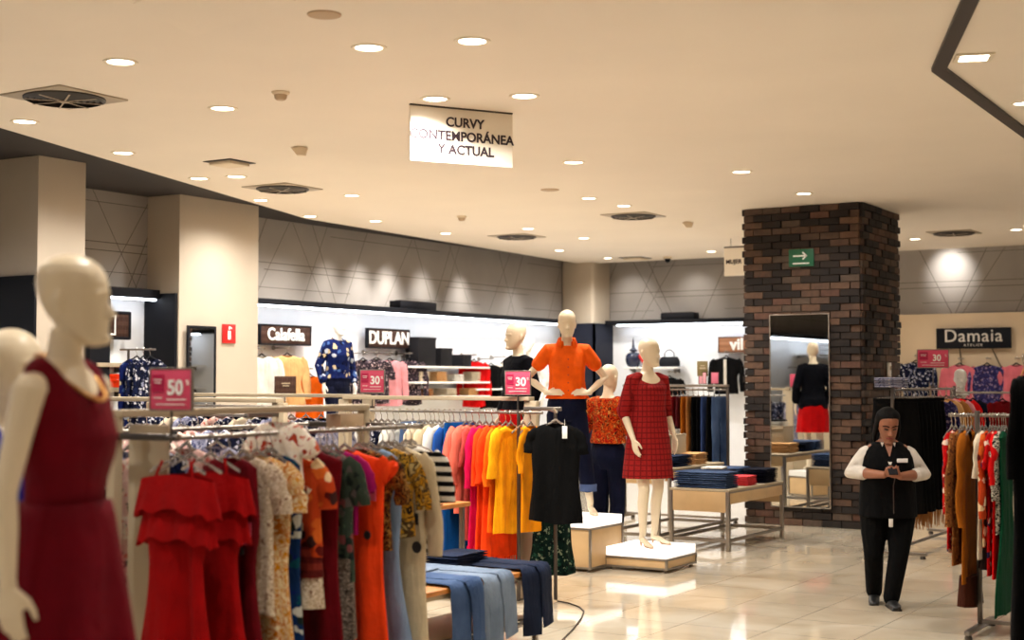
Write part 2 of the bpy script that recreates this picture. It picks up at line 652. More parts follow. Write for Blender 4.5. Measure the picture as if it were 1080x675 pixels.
YM = CY0 - 0.04
a, b = onplane(813, 333, 1, YM), onplane(876, 536, 1, YM)
mirror('wall_mirror', 'tall narrow mirror hung on the dark brick pillar', ((a.x + b.x) / 2, YM, (a.z + b.z) / 2), b.x - a.x, a.z - b.z, 0, M_steel, 0.012)
a, b = onplane(197, 346, 0, -11.49), onplane(223, 440, 0, -11.49)
mirror('wall_mirror', 'mirror with black frame on the cream pillar under the red fire sign', (-11.47, (a.y + b.y) / 2, (a.z + b.z) / 2), b.y - a.y, a.z - b.z, radians(91.3), M_black, 0.03)

# ------------------------------------------------------------------ ceiling fixtures
M_trimring = solid('lamp_trim', S(236, 224, 202), 0.5, var=0.02)


def ceil_at(px, py):
    p = onz(px, py, CEIL)
    return p


proto_dl = None


def downlight(loc, r=0.085):
    global proto_dl
    if proto_dl is None:
        e = empty('downlight', loc)
        tag(e, 'round recessed downlight glowing white in the cream ceiling', 'ceiling light', 'recessed downlights across the ceiling')
        MB().lathe([(0.083, 0.0), (0.083, -0.006), (0.097, -0.010), (0.108, -0.006), (0.110, 0.0)], 28).build('trim_ring', M_trimring, e)
        MB().lathe([(0.0005, -0.003), (0.06, -0.0035), (0.083, -0.002), (0.083, 0.0), (0.0005, 0.0)], 28).build('lens', M_lens, e)
        proto_dl = e
    else:
        e = dup(proto_dl, loc)
    e.scale = (r / 0.085,) * 3
    return e


LAMP_COL = (1.0, 0.965, 0.90)


def spot(loc, watts, target=None, size=150, blend=0.9, rad=0.07, col=LAMP_COL):
    ld = bpy.data.lights.new('downlight_lamp', 'SPOT')
    ld.energy = watts
    ld.spot_size = radians(size)
    ld.spot_blend = blend
    ld.shadow_soft_size = rad
    ld.color = col
    o = bpy.data.objects.new('downlight_lamp', ld)
    COL.objects.link(o)
    o.location = loc
    if target is not None:
        o.rotation_euler = (Vector(target) - Vector(loc)).to_track_quat('-Z', 'Y').to_euler()
    return o


DL = [(127, 65), (389, 50), (498, 43), (235, 114), (459, 104), (553, 101), (26, 128), (130, 161), (210, 188), (249, 186), (275, 211), (327, 228), (371, 206), (396, 233),
      (470, 246), (605, 171), (621, 209), (658, 217), (782, 181), (848, 204), (557, 241), (616, 251), (590, 264), (641, 272), (750, 265), (965, 252), (1072, 242)]
dl_pos = []
for px, py in DL:
    p = ceil_at(px, py)
    downlight(p, 0.085 if p.length < 16 else 0.075)
    dl_pos.append(p)
# the same lamps go on over the part of the shop behind and beside the camera
MORE = [(-3.2, 3.4), (-1.6, 5.2), (0.6, 3.0), (-1.0, 0.5), (-4.6, 0.6), (-1.6, 8.6), (0.8, 7.0), (1.2, 10.8), (-0.4, 13.0), (2.6, 13.6), (-2.6, 15.2), (1.2, 17.4), (-4.0, 19.3), (3.5, 4.0), (3.2, -2.5), (-2.5, -3.0), (-5.8, -2.6), (0.2, -6.0), (4.2, 9.0), (-6.0, 3.4)]
for x, y in MORE:
    p = Vector((x, y, CEIL))
    v = Vector((CP * x + SP * y, -SP * x + CP * y))
    downlight(p)
    dl_pos.append(p)
W_DL = 215
for p in dl_pos:
    k = 1.0
    v = (CP * p.x + SP * p.y, -SP * p.x + CP * p.y)
    if v[0] > 1.6:
        k = 0.36 if v[1] < 13 else 0.5    # the aisle beyond the pillar is dimmer
    elif v[1] < 7.5:
        k = 0.62           # so are the rows towards the entrance
    spot((p.x, p.y, CEIL - 0.03), W_DL * k)

# square recessed lamp inside the black ceiling line
e = empty('square_downlight', ceil_at(1027, 60), 0.35)
tag(e, 'tilted bright recessed lamp beside the bent black line on the ceiling', 'ceiling light')
mb = MB()
for sx, sy, lx, ly in ((0, -0.1, 0.23, 0.03), (0, 0.1, 0.23, 0.03), (-0.1, 0, 0.03, 0.17), (0.1, 0, 0.03, 0.17)):
    mb.box((sx, sy, -0.006), (lx, ly, 0.012), b=0.003)
mb.build('trim_frame', M_trimring, e)
MB().box((0, 0, -0.004), (0.17, 0.17, 0.008), b=0.002).build('lens', M_lens, e)
p = ceil_at(1027, 60)
spot((p.x, p.y, CEIL - 0.03), W_DL * 0.6)
p = ceil_at(1078, 109)
downlight(p, 0.06)

# wall washers
M_vent = solid('vent_dark', S(40, 34, 32), 0.5, var=0.1)
M_ventplate = solid('vent_plate', S(178, 164, 146), 0.5, 0.2, var=0.04)


def vent(px, py, label, size=0.6):
    p = ceil_at(px, py)
    e = empty('ceiling_vent', p)
    tag(e, label, 'air vent')
    MB().box((0, 0, -0.006), (size, size, 0.012), b=0.003).build('plate', M_ventplate, e)
    R0 = size * 0.46
    mb = MB()
    for k in range(6):
        r1 = R0 * (1 - k * 0.155)
        r2 = r1 - R0 * 0.09
        mb.lathe([(r1, -0.012), (r1, -0.022), (r2, -0.034), (r2, -0.030), (r1 - 0.004, -0.014)], 32, cap0=False, cap1=False)
    mb.build('louver', M_vent, e)
    mb = MB()
    mb.lathe([(0.0005, -0.0125), (R0, -0.0125), (R0, -0.0145), (0.0005, -0.0145)], 32)
    mb.build('throat', solid('vent_throat', S(14, 12, 12), 0.8, var=0), e)
    mb = MB()
    for a in range(4):
        mb.box((0, 0, -0.036), (R0 * 1.9, 0.012, 0.004), rz=a * pi / 4 + 0.2)
    mb.lathe([(0.0005, -0.034), (R0 * 0.12, -0.034), (R0 * 0.12, -0.042), (0.0005, -0.044)], 16)
    mb.build('spoke', M_ventplate, e)
    return e


vent(68, 102, 'square air vent with round dark grille over the red dresses, biggest in view', 0.62)
vent(298, 198, 'round dark air vent in the ceiling in front of the cream pillar', 0.6)
vent(545, 249, 'dark round air vent in the ceiling above the orange shirt mannequin', 0.6)
vent(668, 227, 'round air vent between the hanging section sign and the brick pillar', 0.6)
vent(1006, 245, 'dark round air vent in the ceiling above the beige Damaia wall', 0.6)

M_fixture = solid('fixture_cream', S(226, 208, 180), 0.55, var=0.03)
M_fix2 = solid('fixture_tan', S(186, 160, 130), 0.6, var=0.05)


def disc(px, py, name, label, cat, r, mat, h=0.012):
    p = ceil_at(px, py)
    mb = MB().lathe([(0.0005, -h), (r * 0.75, -h), (r * 0.97, -h * 0.6), (r, -0.001), (r, 0), (0.0005, 0)], 28)
    return tag(mb.build(name, mat, loc=p), label, cat)


disc(342, 15, 'speaker_grille', 'flat tan round speaker cover in the ceiling at the top edge of the view', 'speaker', 0.095, M_fix2)
disc(580, 200, 'speaker_grille', 'small tan round cover in the ceiling behind the hanging section sign', 'speaker', 0.10, M_fix2)


def sensor(px, py, label):
    p = ceil_at(px, py)
    e = empty('smoke_detector', p)
    tag(e, label, 'detector')
    MB().lathe([(0.0005, -0.022), (0.05, -0.022), (0.062, -0.012), (0.064, 0), (0.0005, 0)], 24).build('base', M_fixture, e)
    MB().lathe([(0.0005, -0.06), (0.03, -0.058), (0.042, -0.046), (0.046, -0.022), (0.0005, -0.022)], 24).build('cap', M_fix2, e)


sensor(296, 97, 'cream smoke detector on the ceiling between the two rows of lamps by the vent')
sensor(973 - 486, 228, 'small cream smoke detector on the ceiling below the hanging section sign')


def projector_lamp(px, py, label, s=1.0):
    p = ceil_at(px, py)
    e = empty('ceiling_sensor', p, 0.6)
    tag(e, label, 'sensor')
    MB().lathe([(0.05 * s, 0), (0.05 * s, -0.015 * s), (0.0005, -0.015 * s)], 20, cap0=True).build('base', M_fixture, e)
    MB().loft([[Vector((x * s, y * s, -0.012 * s)) for x, y in ((-.07, -.04), (.07, -.04), (.07, .04), (-.07, .04))],
               [Vector((x * s, y * s, -0.075 * s)) for x, y in ((-.02, -.03), (.05, -.03), (.05, .03), (-.02, .03))]]).build('housing', M_fixture, e, 0)


projector_lamp(316, 155, 'small cream wedge sensor on the ceiling above the first vent row')
projector_lamp(725, 234, 'cream wedge sensor on the ceiling beside the vent near the brick pillar')

e = empty('access_hatch', ceil_at(242, 171), 0.0)
tag(e, 'small cream ceiling box hung slightly open above the cream pillars', 'ceiling box')
MB().box((0, 0, -0.02), (0.26, 0.26, 0.03), b=0.004).build('box', M_fixture, e)
MB().box((0, 0, -0.003), (0.34, 0.34, 0.006), b=0.001).build('dark_rim', M_darkceil, e)
e = empty('access_hatch', ceil_at(670, 272), 0.0)
tag(e, 'small dark-rimmed ceiling box far back above the corner pillar', 'ceiling box')
MB().box((0, 0, -0.02), (0.3, 0.3, 0.03), b=0.004).build('box', M_fixture, e)
MB().box((0, 0, -0.003), (0.42, 0.42, 0.006), b=0.001).build('dark_rim', M_darkceil, e)
e = empty('security_camera', ceil_at(704, 271), 0.0)
tag(e, 'tiny black dome camera on the ceiling close to the end wall', 'camera')
MB().lathe([(0.07, 0), (0.07, -0.03), (0.0005, -0.03)], 20).build('base', M_fixture, e)
MB().lathe([(0.05, -0.03), (0.048, -0.06), (0.03, -0.085), (0.0005, -0.095)], 20).build('dome', M_black, e)

# bent black line let into the ceiling
pts = [ceil_at(1060, -85), ceil_at(990, 71), ceil_at(1230, 250)]
mb = MB()
w = 0.045
d0 = (pts[1] - pts[0]).normalized()
d1 = (pts[2] - pts[1]).normalized()
n0, n1 = Vector((-d0.y, d0.x, 0)), Vector((-d1.y, d1.x, 0))
nm = (n0 + n1).normalized() / max(0.3, cos(n0.angle(n1) / 2))
rings = []
for p, nn in ((pts[0], n0), (pts[1], nm), (pts[2], n1)):
    rings.append([p + nn * w, p - nn * w, p - nn * w + Vector((0, 0, -0.025)), p + nn * w + Vector((0, 0, -0.025))])
mb.loft(rings)
tag(mb.build('ceiling_track', M_vent, smooth=0), 'bent black line profile fixed to the ceiling above the Damaia wall', 'ceiling track')

# big faint square panel at the top of the view
c0, c1, c2 = ceil_at(205, 38), ceil_at(140, 3), ceil_at(312, 0)
quad = [c0, c1, c1 + c2 - c0, c2]
cen = (c1 + c2) / 2
e = empty('ceiling_panel', cen)
tag(e, 'large faint square cream panel in the ceiling, cut by the top edge of the view', 'ceiling panel')
mb = MB().loft([[p - cen for p in quad], [(p - cen) * .995 + Vector((0, 0, -.005)) for p in quad]])
mb.build('panel', M_ceil, e, 0)

# ------------------------------------------------------------------ signs
M_signwhite = solid('sign_acrylic', S(246, 236, 220), 0.25, var=0.01)
M_letterdark = solid('sign_letter', S(44, 28, 36), 0.5, var=0)


def ceiling_sign(c, w, h, rz, label, lines, size):
    e = empty('ceiling_sign', c, rz)
    tag(e, label, 'sign')
    MB().box((0, 0, -h / 2), (w, 0.025, h), b=0.003).build('board', M_signwhite, e)
    MB().box((0, 0, 0.012), (w, 0.03, 0.022), b=0.004).build('top_rail', M_dsteel, e)
    mb = MB()
    for sx in (-0.38, 0.38):
        mb.tube([(sx * w, 0, 0.02), (sx * w, 0, CEIL - c[2])], 0.004, 8)
    mb.build('hanger_rod', M_dsteel, e)
    for k, (s, dx, dz) in enumerate(lines):
        lettering(s, size, M_letterdark, e, (dx, -0.016, dz), extrude=0.002, offset=0.0025 * size / 0.1)
    return e


pl, pr = at(432, 108, 10.3), at(540, 118.5, 10.68)
w = (pr - pl).length
ang = atan2(pr.y - pl.y, pr.x - pl.x)
cz = (pl.z + pr.z) / 2 - 0.02
hs = 0.405
ceiling_sign(((pl.x + pr.x) / 2, (pl.y + pr.y) / 2, cz), w, hs, ang, 'white ceiling sign with dark lettering CURVY CONTEMPORÁNEA Y ACTUAL',
             [('CURVY', 0.02, -0.102), ('CONTEMPORÁNEA', 0.0, -0.205), ('Y ACTUAL', 0.03, -0.305)], 0.097)
pl = at(764, 262, 20.3)
ceiling_sign((pl.x + 0.42, pl.y, pl.z), 0.84, 0.40, 0.0, 'white ceiling sign reading MUJER, half hidden by the brick pillar', [('MUJER', -0.272, -0.20)], 0.085)

M_green = solid('exit_green', S(16, 92, 62), 0.45, var=0.04)
e = empty('exit_sign', onplane(845.5, 272, 1, CY0 - 0.03))
tag(e, 'small green exit sign with white arrow on the brick pillar', 'sign')
MB().box((0, -0.01, 0), (0.30, 0.02, 0.20), b=0.003).build('board', M_green, e)
mb = MB()
mb.box((-0.02, -0.022, 0.022), (0.15, 0.004, 0.018))
mb.box((0.045, -0.022, 0.04), (0.07, 0.004, 0.018), ry=radians(42))
mb.box((0.045, -0.022, 0.004), (0.07, 0.004, 0.018), ry=radians(-42))
mb.box((0, -0.022, -0.065), (0.20, 0.004, 0.014))
mb.build('arrow', M_paper, e, 0)
p = onplane(936.5, 390, 0, CX1 + 0.03)
e = empty('wall_switch', p, radians(90))
tag(e, 'small white box on the side of the brick pillar', 'switch box')
MB().box((0, -0.015, 0), (0.09, 0.03, 0.17), b=0.008).build('cover', M_white, e)
MB().box((0, -0.033, 0.02), (0.03, 0.008, 0.05), b=0.003).build('button', M_cream, e)

M_red = solid('fire_red', S(196, 30, 30), 0.45, var=0.04)
p = onplane(241, 352, 0, -11.49)
e = empty('fire_sign', p, radians(90))
tag(e, 'small red fire extinguisher sign on the cream pillar', 'sign')
MB().box((0, -0.006, 0), (0.22, 0.012, 0.22), b=0.003).build('board', M_red, e)
mb = MB()
mb.capsule([(0, -0.014, -0.065), (0, -0.014, 0.03)], [(0.024, 0.003), (0.024, 0.003)], 10, up=(1, 0, 0))
mb.box((0.0, -0.014, 0.062), (0.02, 0.005, 0.03))
mb.box((0.02, -0.014, 0.072), (0.05, 0.005, 0.012), ry=radians(25))
mb.build('symbol', M_paper, e, 0)


def brand_sign(c, w, h, rz, text, size, label, board, edge, letters, sub=None, offset=0.004, spacing=1.0, sx=1.0, dx=0.0):
    e = empty('brand_sign', c, rz)
    tag(e, label, 'sign')
    MB().box((0, 0, 0), (w, 0.05, h), b=0.004).build('board', board, e)
    mb = MB()
    for s in (-1, 1):
        mb.box((s * (w / 2), -0.004, 0), (0.018, 0.062, h + 0.018), b=0.003)
        mb.box((0, -0.004, s * (h / 2)), (w, 0.062, 0.018), b=0.003)
    mb.build('frame', edge, e)
    mb = MB()
    for s in (-0.3, 0.3):
        mb.box((s * w, 0.05, 0), (0.03, 0.07, 0.03), b=0.003)
    mb.build('bracket', M_dsteel, e)
    lettering(text, size, letters, e, (dx, -0.030, 0.03 if sub else 0), extrude=0.006, offset=offset, spacing=spacing, sx=sx)
    if sub:
        lettering(sub, size * 0.20, letters, e, (0, -0.030, -0.105), extrude=0.004, spacing=1.5)
    return e


M_plank = fabric('sign_plank', S(106, 84, 74), 'stripe', (S(94, 72, 64),), 11.0, rough=0.6, sheen=0)
M_plank2 = fabric('pale_sign_plank', S(186, 146, 118), 'stripe', (S(172, 132, 106),), 11.0, rough=0.6, sheen=0)
RZL = radians(90)


def wall_sign(px0, py0, px1, py1, axis, val, *a, **k):
    p, q = onplane(px0, py0, axis, val), onplane(px1, py1, axis, val)
    r, s = onplane(px0, py1, axis, val), onplane(px1, py0, axis, val)
    c = (p + q + r + s) / 4
    w = abs((q - p)[1 - axis])
    h = ((p.z - r.z) + (s.z - q.z)) / 2
    return brand_sign(c, w, h, RZL if axis == 0 else 0.0, *a, **k)


wall_sign(273, 343.5, 326, 363.5, 0, -12.18, 'Calafella', 0.22, 'brown plank sign with white Calafella lettering above the pale blouses', M_plank, M_black, M_white, offset=0.003, sx=0.98)
wall_sign(387, 347.5, 430, 367, 0, -12.18, 'DUPLAN', 0.25, 'brown plank sign with white DUPLAN lettering above the pink clothes', M_plank, M_black, M_white, offset=0.005, spacing=0.95, sx=1.02)
wall_sign(758.5, 355.5, 812, 371.5, 1, 21.98, 'vil', 0.27, 'pale wood sign with white letters cut off by the brick pillar', M_plank2, M_brown, M_white, offset=0.008, dx=-0.12)
wall_sign(988.5, 346.5, 1066, 367, 1, 21.86, 'Damaia', 0.27, 'black sign with pale Damaia lettering hung on the beige wall', M_black, M_black, solid('pale_letter', S(206, 196, 184), 0.6, var=0), sub='ATELIER', offset=0.0, spacing=1.08)
mb = MB()
# ------------------------------------------------------------------ figures
M_manne = solid('mannequin_ivory', S(232, 214, 184), 0.38, var=0.02, spec=0.5)
M_mannew = solid('mannequin_white', S(238, 234, 226), 0.38, var=0.02, spec=0.5)
M_shoe_manne = M_manne


def ell(c, rx, ry, n=28, fold=0.0, nf=9, ph=0.0, z2=0.0):
    out = []
    for j in range(n):
        a = 2 * pi * j / n
        k = 1 + fold * sin(nf * a + ph) + 0.5 * fold * sin((nf * 2 - 3) * a + 1.7 * ph)
        out.append(Vector((c[0] + rx * k * cos(a), c[1] + ry * k * sin(a), c[2] + z2 * sin(nf * a + ph))))
    return out


def hand(mb, wrist, d, palm, side, curl=0.35, s=1.0, spread=0.0, thumb_in=0.0):
    """palm, four unequal bent fingers and a thumb leaving the side of the palm.  d: along the hand, palm: where the palm faces,
    side: +1 when the thumb lies along d x palm"""
    d = Vector(d).normalized()
    palm = Vector(palm)
    palm = (palm - d * palm.dot(d)).normalized()
    ac = d.cross(palm) * side           # towards the thumb
    w = Vector(wrist)
    mb.capsule([w - d * 0.02 * s, w + d * 0.02 * s, w + d * 0.055 * s, w + d * 0.088 * s], [(0.024 * s, 0.018 * s), (0.030 * s, 0.016 * s), (0.038 * s, 0.0145 * s), (0.038 * s, 0.012 * s)], 12, up=ac)
    for off, L, dl in ((0.029, 0.072, 0.0), (0.010, 0.082, 0.004), (-0.009, 0.076, 0.0), (-0.027, 0.058, -0.008)):
        p = w + ac * off * s + d * (0.085 + dl) * s
        dd = (d + ac * (off * spread * 12)).normalized()
        pts = [p - dd * 0.012 * s, p]
        ang = 0.0
        for seg, c in ((0.45, curl * 0.7), (0.30, curl), (0.25, curl * 0.8)):
            ang += c
            v = (dd * cos(ang) + palm * sin(ang))
            pts.append(pts[-1] + v * L * seg * s)
        mb.capsule(pts, [0.0092 * s, 0.0092 * s, 0.0086 * s, 0.0078 * s, 0.0066 * s], 8)
    b = w + d * 0.028 * s + ac * 0.026 * s
    t1 = b + (ac * 0.75 + d * 0.75 + palm * 0.25).normalized() * 0.035 * s
    t2 = t1 + (ac * (0.35 - thumb_in) + d * 0.95 + palm * (0.2 + thumb_in)).normalized() * 0.03 * s
    t3 = t2 + (ac * (0.1 - thumb_in) + d + palm * (0.3 + thumb_in)).normalized() * 0.022 * s
    mb.capsule([b, t1, t2, t3], [0.0135 * s, 0.0115 * s, 0.0098 * s, 0.0075 * s], 8)


def head(mb, c, yaw=0.0, pitch=0.0, s=1.0, nose=1.0, roll=0.0):
    """egg shaped head facing -y, c at eye level centre; rings run chin to crown"""
    st = len(mb.v)
    prof = [(-0.118, 0.012, 0.014, -0.058), (-0.112, 0.030, 0.030, -0.055), (-0.095, 0.044, 0.050, -0.043), (-0.07, 0.055, 0.066, -0.028), (-0.04, 0.064, 0.080, -0.014),
            (-0.01, 0.070, 0.089, -0.004), (0.02, 0.0735, 0.095, 0.002), (0.05, 0.0745, 0.097, 0.006), (0.075, 0.071, 0.092, 0.009), (0.098, 0.060, 0.078, 0.011), (0.114, 0.043, 0.056, 0.012), (0.124, 0.022, 0.03, 0.012), (0.127, 0.006, 0.008, 0.012)]
    mb.loft([ell((0, yo, z), rx, ry, 24) for z, rx, ry, yo in prof])
    mb.capsule([(0, -0.080, 0.016), (0, -0.092, -0.012), (0, -0.098 - 0.006 * nose, -0.032)], [0.008, 0.010, 0.013], 10)       # nose
    mb.capsule([(-0.010, -0.094, -0.036), (0.010, -0.094, -0.036)], [0.008, 0.008], 8)
    mb.capsule([(-0.040, -0.074, 0.020), (0.0, -0.088, 0.026), (0.040, -0.074, 0.020)], [0.010, 0.011, 0.010], 8)  # brow
    mb.capsule([(-0.018, -0.083, -0.064), (0.0, -0.090, -0.062), (0.018, -0.083, -0.064)], [0.007, 0.009, 0.007], 8)  # lips
    mb.capsule([(-0.010, -0.088, -0.100), (0.010, -0.088, -0.100)], [0.014, 0.014], 8)
    for sx in (-1, 1):
        mb.capsule([(sx * 0.072, 0.012, 0.022), (sx * 0.077, 0.018, 0.004), (sx * 0.072, 0.010, -0.028)], [(0.011, 0.006), (0.014, 0.006), (0.008, 0.005)], 10, up=(0, 1, 0))
    M = Matrix.Translation(Vector(c)) @ Matrix.Rotation(yaw, 4, 'Z') @ Matrix.Rotation(roll, 4, 'Y') @ Matrix.Rotation(pitch, 4, 'X') @ Matrix.Diagonal((s, s, s, 1))
    mb.xf(M, st)


TORSO = [(0.845, .085, .080, .01), (.90, .150, .105, .012), (.96, .172, .118, .014), (1.02, .165, .112, .012), (1.08, .142, .098, .006), (1.145, .122, .088, .0), (1.21, .126, .092, -.004),
         (1.28, .138, .108, -.012), (1.335, .146, .114, -.014), (1.405, .152, .098, -.004), (1.465, .164, .080, .004), (1.502, .142, .064, .010), (1.528, .088, .056, .012), (1.55, .058, .053, .010), (1.585, .050, .051, .004), (1.64, .048, .050, -.006)]


class Pose:
    """joints of a figure 1.85 m tall in heels, facing -y, feet at z 0"""
    def __init__(s, armL=None, armR=None, legL=None, legR=None, head=(0, 0, 0), handL=None, handR=None):
        s.armR = armR or [(-.215, .02, 1.20), (-.235, -.03, .97)]
        s.armL = armL or [(.215, .02, 1.20), (.235, -.03, .97)]
        s.legR = legR or [(-.085, -.02, .50), (-.080, .03, .115)]
        s.legL = legL or [(.095, -.03, .51), (.10, .0, .115)]
        s.head = head
        s.handR = handR or ((-.05, -.10, -1), (1, 0, 0), 0.22)
        s.handL = handL or ((.05, -.10, -1), (-1, 0, 0), 0.22)


def body(pose, mat, voxel=0.0055, legs=True, toe=True):
    mb = MB()
    mb.loft([ell((0, yo, z), rx, ry, 28) for z, rx, ry, yo in TORSO])
    head(mb, (0, -0.022, 1.714), pose.head[0], pose.head[1], 1.07, roll=pose.head[2])
    for sd, arm, hd in ((-1, pose.armR, pose.handR), (1, pose.armL, pose.handL)):
        e, w = Vector(arm[0]), Vector(arm[1])
        sh = Vector((sd * .165, .008, 1.468))
        mb.capsule([sh, sh.lerp(e, .45), e, e.lerp(w, .35), w], [.047, .040, .034, .034, .0235], 14)
        mb.capsule([Vector((sd * .10, .008, 1.480)), sh], [.040, .046], 12)
        hand(mb, w, hd[0], hd[1], hd[3] if len(hd) > 3 else -sd, hd[2], 1.0)
    if legs:
        for sd, leg in ((-1, pose.legR), (1, pose.legL)):
            k, a = Vector(leg[0]), Vector(leg[1])
            hp = Vector((sd * .088, .012, .90))
            mid = k.lerp(a, .32) + Vector((0, .014, 0))
            mb.capsule([hp, hp.lerp(k, .5), k, mid, a], [.083, .070, .050, .049, .030], 16)
            yaw = sd * 0.18
            f = Vector((sin(yaw), -cos(yaw), 0))
            heel = Vector((a.x, a.y + .022, a.z - .055))
            ball = a + f * .135
            ball.z = a.z - .092
            tip = a + f * .195
            tip.z = a.z - .100
            mb.capsule([a, heel], [.030, .024], 12)
            mb.capsule([heel, heel.lerp(ball, .5) + Vector((0, 0, .006)), ball, tip], [(.024, .024), (.030, .022), (.037, .014), (.022, .010)], 12, up=(1, 0, 0))
    return fuse(mb, mat, voxel, 5)


def heels(pose, mat, parent):
    """thin heel under each raised foot"""
    for sd, leg in ((-1, pose.legR), (1, pose.legL)):
        a = Vector(leg[1])
        h = Vector((a.x, a.y + .026, a.z - .06))
        f = Vector((sin(sd * .18), -cos(sd * .18), 0))
        mb = MB().tube([h, (h.x, h.y + .004, a.z - .114)], [.016, .006], 10)
        ball = a + f * .12
        mb.capsule([h + Vector((0, 0, -.006)), h.lerp(ball, .5) + Vector((0, 0, -.035)), Vector((ball.x, ball.y, a.z - .108)), Vector((a.x, a.y, a.z - .110)) + f * .2], [(.024, .004)] * 2 + [(.036, .004), (.022, .004)], 10, up=(1, 0, 0))
        mb.build('sandal', mat, parent)


def sleeve_pts(pose, sd, frac):
    arm = pose.armR if sd < 0 else pose.armL
    e, w = Vector(arm[0]), Vector(arm[1])
    sh = Vector((sd * .158, .008, 1.478))
    if frac <= 1:
        return [Vector((sd * .10, .008, 1.492)), sh, sh.lerp(e, frac * .5), sh.lerp(e, frac)]
    return [Vector((sd * .10, .008, 1.492)), sh, sh.lerp(e, .5), e, e.lerp(w, frac - 1)]


def top_garment(pose, mat, z0, z1=1.52, ease=.016, hem=.03, sleeve=0.6, srad=.066, fold=0.0, nf=9, neck='round', voxel=.008, vdepth=.12, mbx=None):
    """shirt or jacket over the torso: z0 hem, z1 neckline"""
    mb = mbx or MB()
    rows = [q for q in TORSO if q[0] < z1 - .005 and q[0] > z0]
    rings = []

    def at_z(z):
        for a, b in zip(TORSO[:-1], TORSO[1:]):
            if a[0] <= z <= b[0]:
                t = (z - a[0]) / (b[0] - a[0])
                return tuple(a[i] + (b[i] - a[i]) * t for i in range(4))
        return TORSO[0]
    q = at_z(max(z0, .9))
    zs = [z0] + [r[0] for r in rows] + [z1]
    for z in zs:
        r = at_z(max(z, .93))
        low = max(0, (1.18 - z) / max(.05, 1.18 - z0)) if z < 1.18 else 0
        # cloth hangs from bust and hips rather than hugging the waist
        rx = max(r[1] + ease, .150 + ease * .6 if z < 1.36 else 0) + hem * low
        ry = max(r[2] + ease, .108 + ease * .6 if z < 1.36 else 0) + hem * low * .8
        rings.append(ell((0, r[3], z), rx, ry, 40, fold * (0.25 + low), nf, 0.6 + z * 2))
    mb.loft(rings)
    if sleeve:
        for sd in (-1, 1):
            p = sleeve_pts(pose, sd, sleeve)
            k = len(p)
            mb.capsule(p, [.056] + [srad * (1 - .05 * i) for i in range(1, k)], 16)
    return fuse(mb, mat, voxel, 3)


def skirt_mesh(z0, z1, r0, r1, mat, fold=.08, nf=9, ry=.85, rows=14, yo=0.0):
    mb = MB()
    rings = []
    for i in range(rows + 1):
        t = i / rows
        z = z0 + (z1 - z0) * t
        r = r0 + (r1 - r0) * (t ** .85)
        rings.append(ell((0, yo, z), r, r * ry, 72, fold * t ** 1.2, nf, .4 + .5 * t))
    mb.loft(rings, cap0=True, cap1=False)
    inner = [[Vector((p.x * .96, p.y * .96, p.z)) for p in rings[-1]], [Vector((p.x * .9, p.y * .9, p.z + .25)) for p in rings[-1]]]
    mb.loft([rings[-1]] + inner, cap0=False, cap1=False)
    me = mb.mesh('skirt', [mat])
    return me


def trousers(pose, mat, top=1.10, frac=(1.0, 1.0), rad=.072, knee=.066, hemr=.062, voxel=.008):
    mb = MB()
    mb.loft([ell((0, yo, z), rx + .012, ry + .012, 32) for z, rx, ry, yo in TORSO if z < top] + [ell((0, .0, top), .140, .104, 32)])
    for sd, leg, fr in ((-1, pose.legR, frac[0]), (1, pose.legL, frac[1])):
        k, a = Vector(leg[0]), Vector(leg[1])
        hp = Vector((sd * .090, .012, .90))
        end = k.lerp(a, fr)
        mb.capsule([hp, hp.lerp(k, .5), k, k.lerp(end, .5), end], [.096, .085, knee, knee * .96, hemr], 18)
    return fuse(mb, mat, voxel, 3)


def collar(mat, parent, z=1.50, r=.072, h=.05, open_=.9):
    """turned-down shirt collar, open at the throat"""
    mb = MB()
    rings = []
    n = 22
    for k, (dr, dz) in enumerate(((0.0, -.012), (.002, .028), (.012, .034), (.034, -.010))):
        ring = []
        for j in range(n + 1):
            a = -pi / 2 + open_ * .5 + (2 * pi - open_) * j / n
            fr = (1 + cos(a + pi / 2)) / 2
            ring.append(Vector(((r + dr) * cos(a), .012 + (r + dr) * .9 * sin(a) - .02 * fr, z + dz * (h / .04) - .045 * fr ** 2)))
        rings.append(ring)
    mb.loft(rings, cap0=False, cap1=False, closed=False)
    o = mb.build('collar', mat, parent)
    sol = o.modifiers.new('s', 'SOLIDIFY')
    sol.thickness = .004
    return o


def buttons(zs, y, mat, parent, x=0.0, r=.007):
    for z, yy in zip(zs, y):
        mb = MB().tube([(x, yy, z), (x, yy - .005, z)], r, 12)
        mb.build('button', mat, parent)


def rot_for(view_deg):
    """turn a -y facing figure so that it faces this way as seen from the camera (0 = towards the picture's right side, -90 = at the camera)"""
    return radians(view_deg) + PHI + pi / 2


# ---- maroon dress mannequin
M_maroon = fabric('maroon_crepe', S(136, 16, 48), 'plain', rough=0.75, sheen=0.3)
M_gold = solid('gold_chain', S(196, 142, 78), 0.3, 0.9, var=0.1)
p = at(70, 400, 4.05)
root = empty('mannequin', (p.x, p.y, 0.185), rot_for(-16))
tag(root, 'tall ivory mannequin in a sleeveless maroon dress with a gold chain', 'mannequin')
ps = Pose(armR=[(-.235, .03, 1.19), (-.245, .01, .95)], armL=[(.225, .09, 1.20), (.19, .12, .96)], handR=((.02, -.10, -1), (1, .1, 0), .25), head=(radians(12), 0, 0))
link('figure', body(ps, M_manne), root)
def tilted(c, rx, ry, dip, n=36, width=.085):
    """neck edge that dips to the front"""
    out = ell(c, rx, ry, n)
    for q in out:
        f = max(0, -(q.y - c[1]) / ry)
        q.z -= dip * f * max(0, 1 - (abs(q.x) / width) ** 2 * .6) if f else 0
    return out


